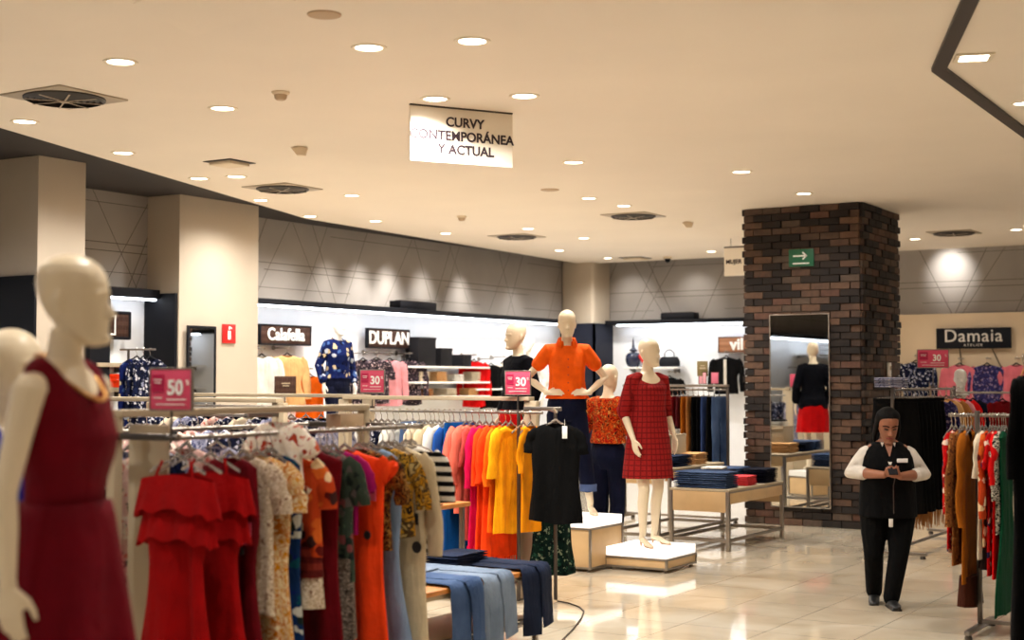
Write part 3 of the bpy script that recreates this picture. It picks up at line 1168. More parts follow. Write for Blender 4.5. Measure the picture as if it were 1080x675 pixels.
mb = MB()
rows = [ell((0, .0, 1.09), .140, .104, 36)]
for z, rx, ry, yo in TORSO:
    if 1.10 < z < 1.43:
        rows.append(ell((0, yo, z), rx + .010, ry + .011, 36))
rows += [tilted((0, .004, 1.455), .160, .100, .02), tilted((0, .008, 1.500), .152, .092, .05), tilted((0, .012, 1.535), .134, .080, .10), tilted((0, .012, 1.553), .110, .068, .13), tilted((0, .012, 1.560), .088, .058, .13)]
mb.loft(rows)
dress = link('dress', fuse(mb, M_maroon, .007, 3), root)
me = skirt_mesh(1.15, .36, .140, .27, M_maroon, .15, 8, .9, 18)
link('skirt', me, dress, 80)
mb = MB()
ch = []
for k in range(25):
    a = 2 * pi * k / 24
    fr = (1 - sin(a)) / 2
    ch.append(Vector((.086 * cos(a), .012 + .070 * sin(a) - .056 * fr ** 1.5, 1.566 - .13 * fr ** 1.6)))
for k in range(24):
    q, q2 = ch[k], ch[k + 1]
    mb.capsule([q.lerp(q2, .1), q.lerp(q2, .9)], [.0055, .0055], 8)
mb.build('necklace', M_gold, root)


def plinth(name, label, c, w, d, h, rz, glow=0.0, slab=.08, group=None):
    e = empty(name, (c[0], c[1], 0), rz)
    tag(e, label, 'display plinth', group)
    MB().box((0, 0, .025 + (h - slab - .025) / 2), (w, d, h - slab - .025), b=.004).build('box', M_wood_pale, e)
    MB().box((0, 0, h - slab / 2 + .001), (w + .004, d + .004, slab - .002), b=.006).build('top_slab', M_addedglow if glow else M_white, e, 0)
    mb = MB()
    for sx in (-1, 1):
        for sy in (-1, 1):
            mb.box((sx * (w / 2), sy * (d / 2), (h - slab) / 2 + .012), (.022, .022, h - slab - .024), b=.002)
    for z in (.034, h - slab - .008):
        for s in (-1, 1):
            mb.box((0, s * d / 2, z), (w, .018, .016))
            mb.box((s * w / 2, 0, z), (.018, d, .016))
    mb.build('metal_edge', M_steel, e)
    for sx in (-1, 1):
        for sy in (-1, 1):
            MB().lathe([(.0005, 0), (.022, 0), (.022, .008), (.010, .012), (.010, .026), (.0005, .026)], 14, c=(sx * (w / 2 - .03), sy * (d / 2 - .03), 0)).build('foot', M_steel, e)
    return e


M_wood_pale = solid('pale_maple', S(206, 172, 126), 0.4, var=0.08, vscale=5)
M_addedglow = solid('white_acrylic_added_glow', S(250, 248, 244), 0.3, emit=(1, .97, .92, 1), estr=0.8, var=0)  # white slab, no lamp inside; emission added for the brightness of spotlight on it
plinth('display_plinth', 'low plinth under the maroon dress mannequin, hidden below the frame', (p.x, p.y), .55, .55, .185, radians(20))

# ---- second ivory mannequin at the edge, in blue
M_blue = fabric('royal_blue_crepe', S(20, 62, 168), 'plain')
p = at(8, 400, 4.75)
root = empty('mannequin', (p.x, p.y, 0.0), rot_for(-15))
tag(root, 'ivory mannequin in blue cut off by the picture edge behind the maroon dress', 'mannequin')
ps2 = Pose()
link('figure', body(ps2, M_manne, .007), root)
d2 = link('dress', top_garment(ps2, M_blue, 1.05, 1.49, .012, .0, 0.35, .06), root)
link('skirt', skirt_mesh(1.12, .5, .15, .26, M_blue, .06, 9), d2, 80)

# ---- plinths in the aisle
cf = onz(622.5, 604)
U = 0.60
plinth('display_plinth', 'taller maple plinth with white top given added glow under the orange shirt mannequin', (cf.x - U / 2, cf.y + U / 2), U, U, .46, 0, 1)
cl = onz(703, 605)
plinth('display_plinth', 'low maple plinth with white top given added glow under the plaid dress mannequin', (cl.x - U / 2, cl.y + U / 2), U, U, .20, 0, 1)

# ---- orange shirt mannequin
M_orange = fabric('orange_viscose', S(250, 128, 40), 'plain', rough=0.7)
M_navyden = fabric('navy_denim', S(26, 32, 58), 'denim', (S(42, 48, 78),))
M_btn = solid('orange_button', S(190, 56, 20), 0.4, var=0)
pc = at(598, 540, 12.62)
root = empty('mannequin', (cf.x - .33, cf.y + .33, .46), rot_for(-88))
q = at(598, 430, (-SP * (cf.x - .33) + CP * (cf.y + .33)))
root.location.x, root.location.y = q.x, q.y
tag(root, 'ivory mannequin with hands on hips in an orange shirt', 'mannequin')
ps = Pose(armR=[(-.355, .06, 1.235), (-.185, -.115, 1.10)], armL=[(.355, .06, 1.235), (.185, -.115, 1.10)],
          handR=((.75, -.10, .05), (.1, .6, -.5), .25, 1), handL=((-.75, -.10, .05), (-.1, .6, -.5), .25, -1), legL=[(.15, -.03, .50), (.21, -.0, .115)], legR=[(-.10, -.02, .50), (-.10, .03, .115)])
link('figure', body(ps, M_manne), root)
sh = link('shirt', top_garment(ps, M_orange, 1.045, 1.525, .020, .022, .50, .078, .05, 11, voxel=.007), root)
collar(M_orange, sh, 1.556, .068, .055, 1.0)
mb = MB().box((0, -.150, 1.24), (.03, .006, .34), b=.002)
buttons([1.40, 1.33, 1.26, 1.19, 1.12], [-.150, -.152, -.150, -.152, -.156], M_btn, sh)
jn = link('trousers', trousers(ps, M_navyden, 1.085, (.62, .62), .09, .075, .070), root)
M_cuff = fabric('pale_cuff', S(92, 108, 150), 'denim', (S(120, 136, 170),))
for sd, leg in ((-1, ps.legR), (1, ps.legL)):
    k, a = Vector(leg[0]), Vector(leg[1])
    e_ = k.lerp(a, .66)
    MB().tube([e_ + Vector((0, 0, .03)), e_ + Vector((0, 0, -.035))], [.079, .078], 24).build('cuff', M_cuff, jn)
heels(ps, M_manne, root)

# ---- plaid dress mannequin
M_plaid = fabric('red_plaid', S(160, 42, 48), 'plaid', (S(90, 22, 32), S(186, 70, 66)), 21.0, rough=0.8)
q = at(684, 560, 12.78)
root = empty('mannequin', (q.x, q.y, .20), rot_for(-62))
tag(root, 'ivory mannequin in a red plaid tunic dress on the low plinth', 'mannequin')
ps = Pose(armR=[(-.235, .05, 1.20), (-.215, -.09, .95)], armL=[(.235, .06, 1.20), (.26, -.03, .97)], handR=((.06, -.28, -1), (1, .1, 0), .25), legR=[(-.085, -.06, .50), (-.10, -.06, .115)], legL=[(.105, .0, .50), (.13, .10, .115)], head=(radians(18), 0, 0))
link('figure', body(ps, M_manne), root)
mb = MB()
sk = [(.60, .245, .185), (.70, .238, .178), (.82, .226, .166), (.92, .214, .152), (1.02, .203, .140), (1.10, .190, .130), (1.18, .178, .124)]
mb.loft([ell((0, 0, z), a, b, 44, .028 * (1.1 - z), 7, z * 3) for z, a, b in sk] + [ell((0, -.008, z), max(rx + .020, .166), max(ry + .018, .122), 44) for z, rx, ry, yo in TORSO if 1.2 < z < 1.42] + [tilted((0, .004, 1.465), .170, .090, .02, 44), tilted((0, .010, 1.505), .130, .074, .075, 44), tilted((0, .012, 1.528), .095, .060, .11, 44)])
dr = link('dress', top_garment(ps, M_plaid, 1.2, 1.40, .018, .0, 1.12, .068, mbx=mb, voxel=.008), root)
heels(ps, solid('tan_sandal', S(190, 150, 118), 0.5), root)

# ---- floral mannequin seen from behind
M_floral = fabric('orange_floral', S(206, 64, 24), 'blotch', (S(150, 30, 24), S(226, 120, 50), S(96, 28, 30), S(222, 164, 96)), 26.0)
q = at(642, 560, 13.55)
root = empty('mannequin', (q.x, q.y, 0), rot_for(60))
tag(root, 'ivory mannequin with its back turned, in an orange floral blouse and navy jeans', 'mannequin')
ps = Pose(armR=[(-.25, .03, 1.20), (-.25, -.08, .97)], armL=[(.25, .03, 1.20), (.25, -.08, .97)], head=(0, radians(10), 0))
link('figure', body(ps, M_manne), root)
link('blouse', top_garment(ps, M_floral, 1.09, 1.525, .024, .02, .95, .076, .04, 10), root)
link('trousers', trousers(ps, M_navyden, 1.09, (.95, .95), .09, .075, .066), root)
root.scale = (.985,) * 3

# ---- navy jacket mannequin, red skirt, on a plinth behind the racks
M_navyj = fabric('navy_jacket', S(14, 18, 34), 'plain')
M_redsk = fabric('red_skirt_cloth', S(196, 18, 24), 'plain')
q = at(546, 500, 13.6)
root = empty('mannequin', (q.x, q.y, .37), rot_for(-150))
tag(root, 'ivory mannequin in a navy jacket and red skirt looking along the aisle', 'mannequin')
ps = Pose(armR=[(-.245, .05, 1.20), (-.245, -.05, .95)], armL=[(.245, .05, 1.20), (.245, -.05, .95)])
link('figure', body(ps, M_manne), root)
j = link('jacket', top_garment(ps, M_navyj, .88, 1.53, .032, .012, 1.75, .074, .02, 7), root)
link('skirt', skirt_mesh(1.02, .55, .185, .24, M_redsk, .05, 8), root, 80)
plinth('display_plinth', 'plinth under the navy jacket mannequin, behind the racks', (q.x, q.y), .5, .5, .37, radians(30))

# ---- wall mannequin in blue print shirt
M_blueprint = fabric('blue_flower_print', S(28, 48, 104), 'print', (S(196, 202, 214), S(20, 30, 66), S(92, 118, 164), S(206, 190, 160), S(24, 40, 92)), 17.0)
q = onplane(356, 400, 0, -11.68)
root = empty('mannequin', (q.x, q.y, .66), radians(72))
tag(root, 'white mannequin in a blue flower print shirt by the long display wall', 'mannequin')
ps = Pose(armR=[(-.25, .06, 1.20), (-.235, -.04, .96)], armL=[(.25, .06, 1.20), (.235, -.04, .96)])
wallfig = body(ps, M_mannew, .007)
link('figure', wallfig, root)
s1 = link('shirt', top_garment(ps, M_blueprint, 1.03, 1.525, .026, .01, 1.8, .068, .03, 9), root)
collar(M_blueprint, s1, 1.532, .064, .04, 1.0)
link('trousers', trousers(ps, M_navyden, 1.08, (.95, .95), .09, .075, .066), root)
plinth('display_plinth', 'plinth under the blue print shirt mannequin, hidden by racks', (q.x, q.y), .5, .5, .66, 0)

# ---- white mannequin far behind the navy one
q = at(558, 400, 20.6)
root = empty('mannequin', (q.x, q.y, .48), rot_for(-120))
tag(root, 'far white mannequin whose head shows behind the navy jacket mannequin', 'mannequin')
link('figure', wallfig, root, 0)
link('shirt', top_garment(ps, solid('white_cotton', S(226, 224, 220), 0.85), .95, 1.50, .02, .01, 1.2, .066), root)
link('trousers', trousers(ps, M_navyj, 1.08, (.95, .95), .09, .075, .066), root)
plinth('display_plinth', 'plinth under the far white mannequin, hidden by the orange shirt', (q.x, q.y), .5, .5, .48, 0)

# ---- white head form on the rack by the Damaia wall
q = at(1013, 400, 17.05)
root = empty('mannequin_bust', (q.x, q.y, q.z), rot_for(-100))
tag(root, 'white egg-shaped display head standing over the rack below the Damaia sign', 'display head')
mb = MB()
head(mb, (0, 0, .0), 0, 0, .98, .3)
mb.capsule([(0, .0, -.06), (0, .01, -.135), (0, .012, -.165)], [(.048, .05), (.05, .052), (.085, .075)], 20)
link('head', fuse(mb, M_mannew, .005, 8), root)
MB().lathe([(.0005, -.19), (.10, -.19), (.10, -.18), (.03, -.172), (.012, -.168), (.0005, -.168)], 20).build('stand', M_mannew, root)

# ------------------------------------------------------------------ the shop assistant
M_skin = solid('skin', S(140, 88, 62), 0.55, var=0.06, vscale=20)
M_hair = solid('dark_hair', S(9, 7, 7), 0.7, spec=0.12, var=0.2, vscale=40)
M_vest = fabric('black_vest_cloth', S(14, 14, 18), 'plain', rough=0.85, sheen=0.0)
M_knit = fabric('white_knit', S(218, 212, 204), 'plain')
M_pants = fabric('black_trouser', S(13, 13, 16), 'plain', sheen=0.0)
M_shoe = solid('black_shoe', S(12, 12, 13), 0.45, var=0.1)
fp = onz(937.5, 639)
person = empty('person', (fp.x, fp.y, 0), rot_for(-98))
tag(person, 'woman in black vest and white sleeves walking while looking at her phone', 'person')
PT = [(.66, .10, .09, .0), (.72, .172, .125, .01), (.80, .190, .145, .01), (.88, .186, .150, .0), (.96, .180, .150, -.012), (1.04, .178, .146, -.016), (1.10, .178, .130, -.010), (1.15, .172, .105, 0.), (1.19, .140, .080, .008), (1.215, .085, .062, .010), (1.235, .058, .055, .004), (1.27, .052, .053, -.010)]
shz = 1.165
arms = {}
mb = MB()
mb.loft([ell((0, yo, z), rx, ry, 28) for z, rx, ry, yo in PT])
HC = (0, -.062, 1.335)
HY, HP = radians(6), radians(20)
head(mb, HC, HY, HP, .99, 1.6)
PJ = {-1: [(-.262, .01, .985), (-.055, -.245, .985)], 1: [(.262, .01, .975), (.06, -.245, .975)]}
for sd in (-1, 1):
    e_, w_ = Vector(PJ[sd][0]), Vector(PJ[sd][1])
    sh_ = Vector((sd * .155, .005, 1.125))
    mb.capsule([sh_, sh_.lerp(e_, .5), e_, e_.lerp(w_, .4), w_], [.056, .053, .047, .042, .027], 14)
hand(mb, PJ[-1][1], (.75, -.45, .22), (.1, .75, .6), 1, .62, .84, thumb_in=.25)
hand(mb, PJ[1][1], (-.75, -.45, .22), (-.1, .75, .6), -1, .62, .84, thumb_in=.25)
PL = {-1: [(-.108, -.02, .39), (-.090, .15, .090)], 1: [(.066, -.07, .385), (.008, -.085, .075)]}
for sd in (-1, 1):
    k, a = Vector(PL[sd][0]), Vector(PL[sd][1])
    hp = Vector((sd * .095, .01, .70))
    mb.capsule([hp, hp.lerp(k, .5), k, k.lerp(a, .35) + Vector((0, .012, 0)), a], [.098, .082, .060, .058, .036], 14)
link('figure', fuse(mb, M_skin, .005, 3), person)
# face
fr = Matrix.Translation(Vector(HC)) @ Matrix.Rotation(HY, 4, 'Z') @ Matrix.Rotation(HP, 4, 'X')
for sx in (-1, 1):
    mb = MB().capsule([(sx * .020, -.0865, .004), (sx * .042, -.079, .004)], [(.004, .0065), (.004, .005)], 8, up=(0, 1, 0)).xf(fr)
    mb.build('eye', solid('eye_dark', S(34, 22, 20), 0.3, var=0), person)
    mb = MB().capsule([(sx * .014, -.0955, .027), (sx * .034, -.0905, .033), (sx * .054, -.074, .026)], [(.004, .004)] * 3, 8).xf(fr)
    mb.build('eyebrow', M_hair, person)
mb = MB().capsule([(-.024, -.086, -.064), (-.008, -.0975, -.061), (.008, -.0975, -.061), (.024, -.086, -.064)], [(.005, .005), (.0075, .006), (.0075, .006), (.005, .005)], 8).xf(fr)
mb.build('lips', solid('lip', S(126, 56, 50), 0.45, var=0), person)
# hair pulled back with locks falling behind the shoulders
mb = MB()
st = 0
hp_ = [(-.06, .080, .056, .056), (-.035, .086, .062, .048), (-.005, .090, .072, .040), (.03, .091, .082, .034), (.06, .090, .090, .027), (.09, .083, .092, .016), (.115, .060, .070, .014), (.133, .034, .040, .014), (.140, .008, .010, .014)]
mb.loft([ell((0, yo, z), rx, ry, 26) for z, rx, ry, yo in hp_])
mb.capsule([(0, .10, .03), (0, .12, -.02), (0, .12, -.09), (0, .11, -.15)], [(.045, .035), (.05, .035), (.04, .028), (.02, .015)], 12, up=(1, 0, 0))
for sx in (-1, 1):
    mb.capsule([(sx * .072, .01, .06), (sx * .084, .02, -.01), (sx * .084, .045, -.09), (sx * .075, .07, -.15)], [(.014, .032), (.016, .032), (.018, .028), (.012, .018)], 10, up=(1, 0, 0))
mb.xf(fr)
link('hair', fuse(mb, M_hair, .006, 3), person)
# clothes
mb = MB()
vr = [(.66, .212, .168, .0), (.72, .212, .168, .004), (.80, .208, .166, .006), (.88, .203, .168, 0), (.96, .198, .168, -.010), (1.04, .194, .160, -.014), (1.10, .190, .146, -.008), (1.145, .178, .122, .0), (1.185, .138, .098, .008), (1.215, .100, .078, .010)]
mb.loft([ell((0, yo, z), rx, ry, 44, .012 * (1.2 - z), 9, z * 3) for z, rx, ry, yo in vr])
vest = link('vest', fuse(mb, M_vest, .007, 2), person)
for sd in (-1, 1):
    e_, w_ = Vector(PJ[sd][0]), Vector(PJ[sd][1])
    sh_ = Vector((sd * .148, .005, 1.118))
    mb = MB().capsule([sh_, sh_.lerp(e_, .5), e_, e_.lerp(w_, .38)], [.070, .064, .057, .051], 16)
    link('sleeve', fuse(mb, M_knit, .007, 3), person)
mb = MB()      # white V of the jersey at the throat
mb.loft([[Vector((-.055, -.066, 1.212)), Vector((.055, -.066, 1.212)), Vector((.008, -.176, 1.055)), Vector((-.008, -.176, 1.055))],
         [Vector((-.05, -.04, 1.215)), Vector((.05, -.04, 1.215)), Vector((.008, -.15, 1.05)), Vector((-.008, -.15, 1.05))]])
mb.build('jersey_front', M_knit, person)
mb = MB()
mb.loft([[Vector((-.034, -.083, 1.214)), Vector((.034, -.083, 1.214)), Vector((.004, -.148, 1.115)), Vector((-.004, -.148, 1.115))],
         [Vector((-.03, -.05, 1.215)), Vector((.03, -.05, 1.215)), Vector((.004, -.12, 1.11)), Vector((-.004, -.12, 1.11))]])
mb.build('neck_opening', M_skin, person)
mb = MB().box((0, -.178, .63), (.03, .012, .06), b=.003)
mb.build('shirt_tail', M_knit, person)
MB().box((.088, -.168, 1.085), (.085, .008, .030), b=.003, rz=.35).build('name_badge', M_white, person)
mb = MB().capsule([(.045, -.178, 1.02), (.02, -.180, .9), (.02, -.186, .78), (.02, -.186, .70)], [(.004, .003)] * 4, 8)
mb.build('zip', M_dsteel, vest)
mb = MB()
mb.loft([ell((0, yo, z), rx + .008, ry + .008, 30) for z, rx, ry, yo in PT[:3]])
for sd in (-1, 1):
    k, a = Vector(PL[sd][0]), Vector(PL[sd][1])
    hp = Vector((sd * .098, .01, .70))
    mb.capsule([hp, hp.lerp(k, .5), k, k.lerp(a, .45), a + Vector((0, 0, -.005))], [.110, .095, .073, .068, .060], 16)
link('trousers', fuse(mb, M_pants, .007, 3), person)
for sd, tilt in ((-1, .5), (1, .05)):
    a = Vector(PL[sd][1])
    mb = MB()
    mb.capsule([(0, -.002, .055), (0, .0, .03), (0, .005, 0)], [.043, .043, .043], 14)
    mb.capsule([(0, .02, -.035), (0, -.06, -.040), (0, -.13, -.046), (0, -.165, -.050)], [(.038, .032), (.042, .030), (.042, .022), (.030, .016)], 14, up=(1, 0, 0))
    mb.box((0, -.055, -.066), (.078, .235, .014), b=.006)
    me = fuse(mb, M_shoe, .006, 2)
    M = Matrix.Translation(a) @ Matrix.Rotation(sd * .12, 4, 'Z') @ Matrix.Rotation(tilt * .35, 4, 'X')
    me.transform(M)
    link('shoe', me, person)
# phone held in both hands
ph = Matrix.Translation(Vector((.0, -.325, 1.035)))
e = empty('phone', (0, 0, 0))
c_ = person.matrix_basis @ Vector((0.0, -.330, 1.045))
e.location = Vector((fp.x, fp.y, 0)) + Matrix.Rotation(person.rotation_euler.z, 3, 'Z') @ Vector((0.0, -.312, 1.022))
e.rotation_euler = (radians(-66), 0, person.rotation_euler.z)
tag(e, 'dark phone held in both hands by the woman in the vest', 'phone')
MB().box((0, 0, 0), (.066, .009, .132), b=.004).build('case', M_black, e)
MB().box((0, .005, 0), (.058, .002, .118), b=.0008).build('screen', solid('phone_glass', S(30, 34, 42), .1, var=0), e)
# ------------------------------------------------------------------ garments on hangers
M_tag = solid('price_card', S(236, 226, 210), 0.6, var=0.02)
M_pinktag = solid('pink_price_card', S(222, 84, 116), 0.6, var=0.03)
M_hook = M_chrome


def interp(pts, t):
    for (a, va), (b, vb) in zip(pts[:-1], pts[1:]):
        if t <= b:
            k = (t - a) / (b - a)
            k = k * k * (3 - 2 * k)
            return va + (vb - va) * k
    return pts[-1][1]


def garment_body(L=.62, wsh=.19, wb=.205, ww=.19, wh=.215, tw=.5, drop=.10, depth=.030, fold=.012, freq=26, neck='round', seed=0, rows=15, n=40, flare=.012, hemwave=.008, start=0.0):
    r = random.Random(seed)
    p1, p2 = r.uniform(0, 6), r.uniform(0, 6)
    vd = {'round': .035, 'v': .12, 'high': -.02, 'strap': .02, 'boat': .015}[neck]
    prof = [(0, wsh), (.22, wb), (tw, ww), (1, wh)]
    lev = []
    if start == 0:
        if neck == 'high':
            lev += [(-drop + .05, .055, .026, 0), (-drop + .015, .062, .026, 0)]
        lev += [(-drop, .075, .016, 0), (-drop - .016, .125, .022, .1), (-drop - .042, wsh, .026, .2)]
    z0 = -drop - .06 - start
    for i in range(rows + 1):
        t = start / L + (1 - start / L) * i / rows
        lev.append((-drop - .06 - (L - .06) * t, interp(prof, t), depth + flare * t, .3 + .7 * t))
    rings = []
    for k, (z, w, d, fa) in enumerate(lev):
        ring = []
        for j in range(n):
            a = 2 * pi * j / n
            c, s = cos(a), sin(a)
            x = w * (1 if c > 0 else -1) * abs(c) ** .75
            y = d * (1 if s > 0 else -1) * abs(s) ** .8
            edge = max(0, 1 - (abs(x) / (w + 1e-6)) ** 4)
            wv = fold * fa * (sin(freq * x + p1 + 2.2 * z) + .6 * sin(freq * 1.8 * x + p2 - 1.5 * z))
            y = y + wv * edge + (fold * fa * .5 * sin(freq * .6 * x + p2) * (1 if s > 0 else -1)) * edge
            zz = z
            if start == 0 and s < -.2 and abs(x) < .085 and z > -drop - max(.03, vd):
                zz = z - max(0, vd) * (1 - abs(x) / .09) * (1 if k == (2 if neck == 'high' else 0) or vd > 0 else 0) * (1 if z > -drop - .03 else .6)
            if k == len(lev) - 1:
                zz += hemwave * sin(freq * .7 * x + p1) + hemwave * sin(freq * .3 * x + p2)
            ring.append(Vector((x, y, zz)))
        rings.append(ring)
    return MB().loft(rings, cap0=(neck == 'high' or start > 0), cap1=True)


def sleeve_mb(sd, wsh, drop, L, w0=.062, w1=.052, out=.05, seed=0, thick=.40):
    r = random.Random(seed + sd)
    s0 = Vector((sd * (wsh - .035), 0, -drop - .052))
    s1 = Vector((sd * (wsh + .012), r.uniform(-.006, .006), -drop - .095))
    pts = [s0, s1]
    for k in range(1, 6):
        t = k / 5
        pts.append(Vector((sd * (wsh + .012 + out * (1 - (1 - t) ** 2)), r.uniform(-.010, .010), -drop - .095 - (L - .05) * t)))
    rad = [(w0 * .85, w0 * thick)] + [(w0 + (w1 - w0) * k / 5 + r.uniform(-.009, .009), (w0 + (w1 - w0) * k / 5) * thick * r.uniform(.75, 1.2)) for k in range(6)]
    return MB().tube(pts, rad, 14, up=(1, 0, 0))


def ruffle_mb(w, z, h, depth=.05, n=64, wave=.02, waves=9, seed=0, drop_side=.05):
    """gathered flounce going round the garment, dipping over the arms"""
    r = random.Random(seed)
    ph = r.uniform(0, 6)
    rings = []
    for k in range(5):
        t = k / 4
        ring = []
        for j in range(n):
            a = 2 * pi * j / n
            c, s = cos(a), sin(a)
            x = (w + .035 * t) * (1 if c > 0 else -1) * abs(c) ** .8
            y = (depth * (.55 + .5 * t) + wave * t * (.6 + .4 * sin(waves * a + ph))) * (1 if s > 0 else -1) * abs(s) ** .8
            x += wave * .6 * t * sin(waves * a + ph)
            ring.append(Vector((x, y, z - h * t - drop_side * (abs(x) / w) ** 2 * .5 + .012 * t * sin(waves * a + ph + 1))))
        rings.append(ring)
    inner = [[Vector((p.x * .93, p.y * .86, p.z + .004)) for p in rings[-1]], [Vector((p.x * .95, p.y * .9, p.z - .004)) for p in rings[0]]]
    return MB().loft(rings + inner, cap0=False, cap1=False)


HANG_PROTO = {}


def hanger(kind, loc, rz, label, group):
    key = kind
    if key in HANG_PROTO:
        h = dup(HANG_PROTO[key], loc, rz, label)
        h['group'] = group
        return h
    mat = {'clear': M_clear, 'clip': M_clear, 'wood': M_wood, 'black': M_black}[kind]
    e = empty('clothes_hanger', loc, rz)
    tag(e, label, 'hanger', group)
    arc = [(.0165 * cos(a), 0, .0165 * sin(a)) for a in [radians(q) for q in range(-20, 215, 18)]]
    pts = arc[:] + [(-.009, 0, -.022), (0, 0, -.036), (0, 0, -.072)]
    MB().tube(pts, .0028, 8).build('hook', M_hook, e)
    mb = MB()
    if kind == 'clip':
        mb.capsule([(-.17, 0, -.078), (.17, 0, -.078)], [(.006, .006)] * 2, 8)
        mb.capsule([(0, 0, -.066), (0, 0, -.078)], [.010, .010], 8)
    else:
        mb.capsule([(-.165, 0, -.148), (-.10, 0, -.116), (-.03, 0, -.092), (0, 0, -.074), (.03, 0, -.092), (.10, 0, -.116), (.165, 0, -.148)], [(.0042, .008)] + [(.0042, .0065)] * 5 + [(.0042, .008)], 8)
        mb.capsule([(-.03, 0, -.088), (0, 0, -.070), (.03, 0, -.088)], [(.005, .009), (.006, .010), (.005, .009)], 8)
    mb.build('shoulder_bar', mat, e)
    if kind == 'clip':
        for s in (-1, 1):
            MB().box((s * .13, 0, -.094), (.026, .022, .046), b=.004).build('clip', mat, e)
    HANG_PROTO[key] = e
    return e


def add_tag(root, x, y, z, mat=None, h=.07, w=.042):
    mb = MB().tube([(x, y, z + h / 2 + .05), (x, y, z + h / 2)], .0012, 6)
    mb.box((x, y, z), (w, .003, h), b=.001)
    o = mb.build('price_tag', mat or M_tag, root)
    return o


GSEED = [100]


def garment(kind, mat, name, label, cat, loc, rz=0.0, group=None, hang='clear', hlabel=None, hgroup=None, **k):
    """kind: top, blouse, tunic, dress, slip, ruffle, cap_dress, coat, skirt, trousers"""
    GSEED[0] += 7
    sd = GSEED[0]
    k = dict(k)
    smat = k.pop('smat', mat)
    tagm = k.pop('tag', None)
    sl = k.pop('sl', None)
    extra = k.pop('extra', ())
    B = dict(seed=sd)
    sw0, sw1, out = .062, .052, .05
    if kind == 'top':
        B.update(L=.62, wsh=.185, wb=.205, ww=.20, wh=.215, fold=.017)
        sl = .24 if sl is None else sl
    elif kind == 'blouse':
        B.update(L=.64, wsh=.185, wb=.20, ww=.195, wh=.21, fold=.017)
        sl = .52 if sl is None else sl
    elif kind == 'tunic':
        B.update(L=.84, wsh=.185, wb=.205, ww=.21, wh=.24, fold=.018)
        sl = .26 if sl is None else sl
    elif kind == 'dress':
        B.update(L=1.12, wsh=.18, wb=.19, ww=.165, wh=.26, tw=.38, fold=.026)
        sl = .0 if sl is None else sl
    elif kind == 'cap_dress':
        B.update(L=1.15, wsh=.205, wb=.195, ww=.18, wh=.25, tw=.38, fold=.024)
        sl = .09 if sl is None else sl
        sw0, sw1, out = .055, .06, .03
    elif kind == 'coat':
        B.update(L=1.05, wsh=.20, wb=.21, ww=.20, wh=.23, neck='v', fold=.016)
        sl = .58 if sl is None else sl
    elif kind == 'slip' or kind == 'ruffle':
        B.update(L=1.12, wsh=.165, wb=.18, ww=.155, wh=.255, tw=.34, fold=.032, start=.12, neck='strap')
        sl = 0
    B.update({q: v for q, v in k.items() if q in ('L', 'wsh', 'wb', 'ww', 'wh', 'tw', 'drop', 'depth', 'fold', 'freq', 'neck', 'rows', 'flare', 'hemwave')})
    drop = B.get('drop', .10)
    if kind in ('skirt', 'trousers'):
        w = k.get('wsh', .17)
        L = k.get('L', .95)
        mb = MB()
        if kind == 'skirt':
            B2 = dict(seed=sd, L=L, wsh=w, wb=w + .02, ww=w + .03, wh=k.get('wh', w + .07), drop=.055, fold=k.get('fold', .016), start=.001, neck='strap', depth=k.get('depth', .03))
            mb = garment_body(**B2)
        else:
            r = random.Random(sd)
            dd = k.get('legd', .036) / .036
            mb.loft([ell((0, 0, -.085), w, .022, 28), ell((0, 0, -.16), w + .012, .030 * dd, 28), ell((0, 0, -.26), w + .018, .036 * dd, 28), ell((0, 0, -.33), w + .01, .034 * dd, 28)])
            for s in (-1, 1):
                pts = [(s * w * .52, 0, -.26), (s * w * .56, 0, -.42), (s * w * .55, r.uniform(-.008, .008), -.62), (s * w * .56, r.uniform(-.012, .012), -.085 - L * .82), (s * w * .56, r.uniform(-.012, .012), -.085 - L)]
                lw = k.get('legw', .085)
                mb.tube(pts, [(lw * 1.02, k.get('legd', .036)), (lw, k.get('legd', .036)), (lw * .92, k.get('legd', .032)), (lw * .9, k.get('legd', .030)), (lw * .92, k.get('legd', .030))], 18, up=(1, 0, 0))
        root = mb.build(name, mat, loc=loc, rz=rz, smooth=60)
        mb2 = MB().loft([ell((0, 0, -.082), w + .004, .0245, 28), ell((0, 0, -.115), w + .005, .027, 28)])
        mb2.build('waistband', k.get('wmat', mat), root)
    else:
        root = garment_body(**B).build(name, mat, loc=loc, rz=rz, smooth=60)
        if sl:
            for s in (-1, 1):
                sleeve_mb(s, B['wsh'], drop, sl, k.get('sw0', sw0), k.get('sw1', sw1), k.get('out', out), sd).build('sleeve', smat, root, smooth=60)
        if B.get('neck') == 'strap' and B.get('start'):
            for s in (-1, 1):
                MB().tube([(s * .085, -.004, -.098), (s * .105, -.016, -.15), (s * .11, -.022, -.20)], [.007, .007, .007], 8).build('strap', mat, root)
        if kind == 'ruffle':
            ruffle_mb(.215, -.155, .15, seed=sd).build('ruffle', mat, root, smooth=60)
            ruffle_mb(.190, -.255, .17, seed=sd + 3, depth=.045).build('ruffle', mat, root, smooth=60)
    for ex in extra:
        ex(root)
    if tagm:
        add_tag(root, tagm[0], tagm[1], tagm[2], tagm[3] if len(tagm) > 3 else None, *(tagm[4:] if len(tagm) > 4 else ()))
    tag(root, label, cat, group)
    if hang:
        hk = 'clip' if kind in ('skirt', 'trousers') and hang == 'clear' else hang
        h = hanger(hk, loc, rz, hlabel or 'clear plastic hanger on a clothes rail', hgroup or 'clear hangers')
        h.rotation_euler.z = rz
    return root


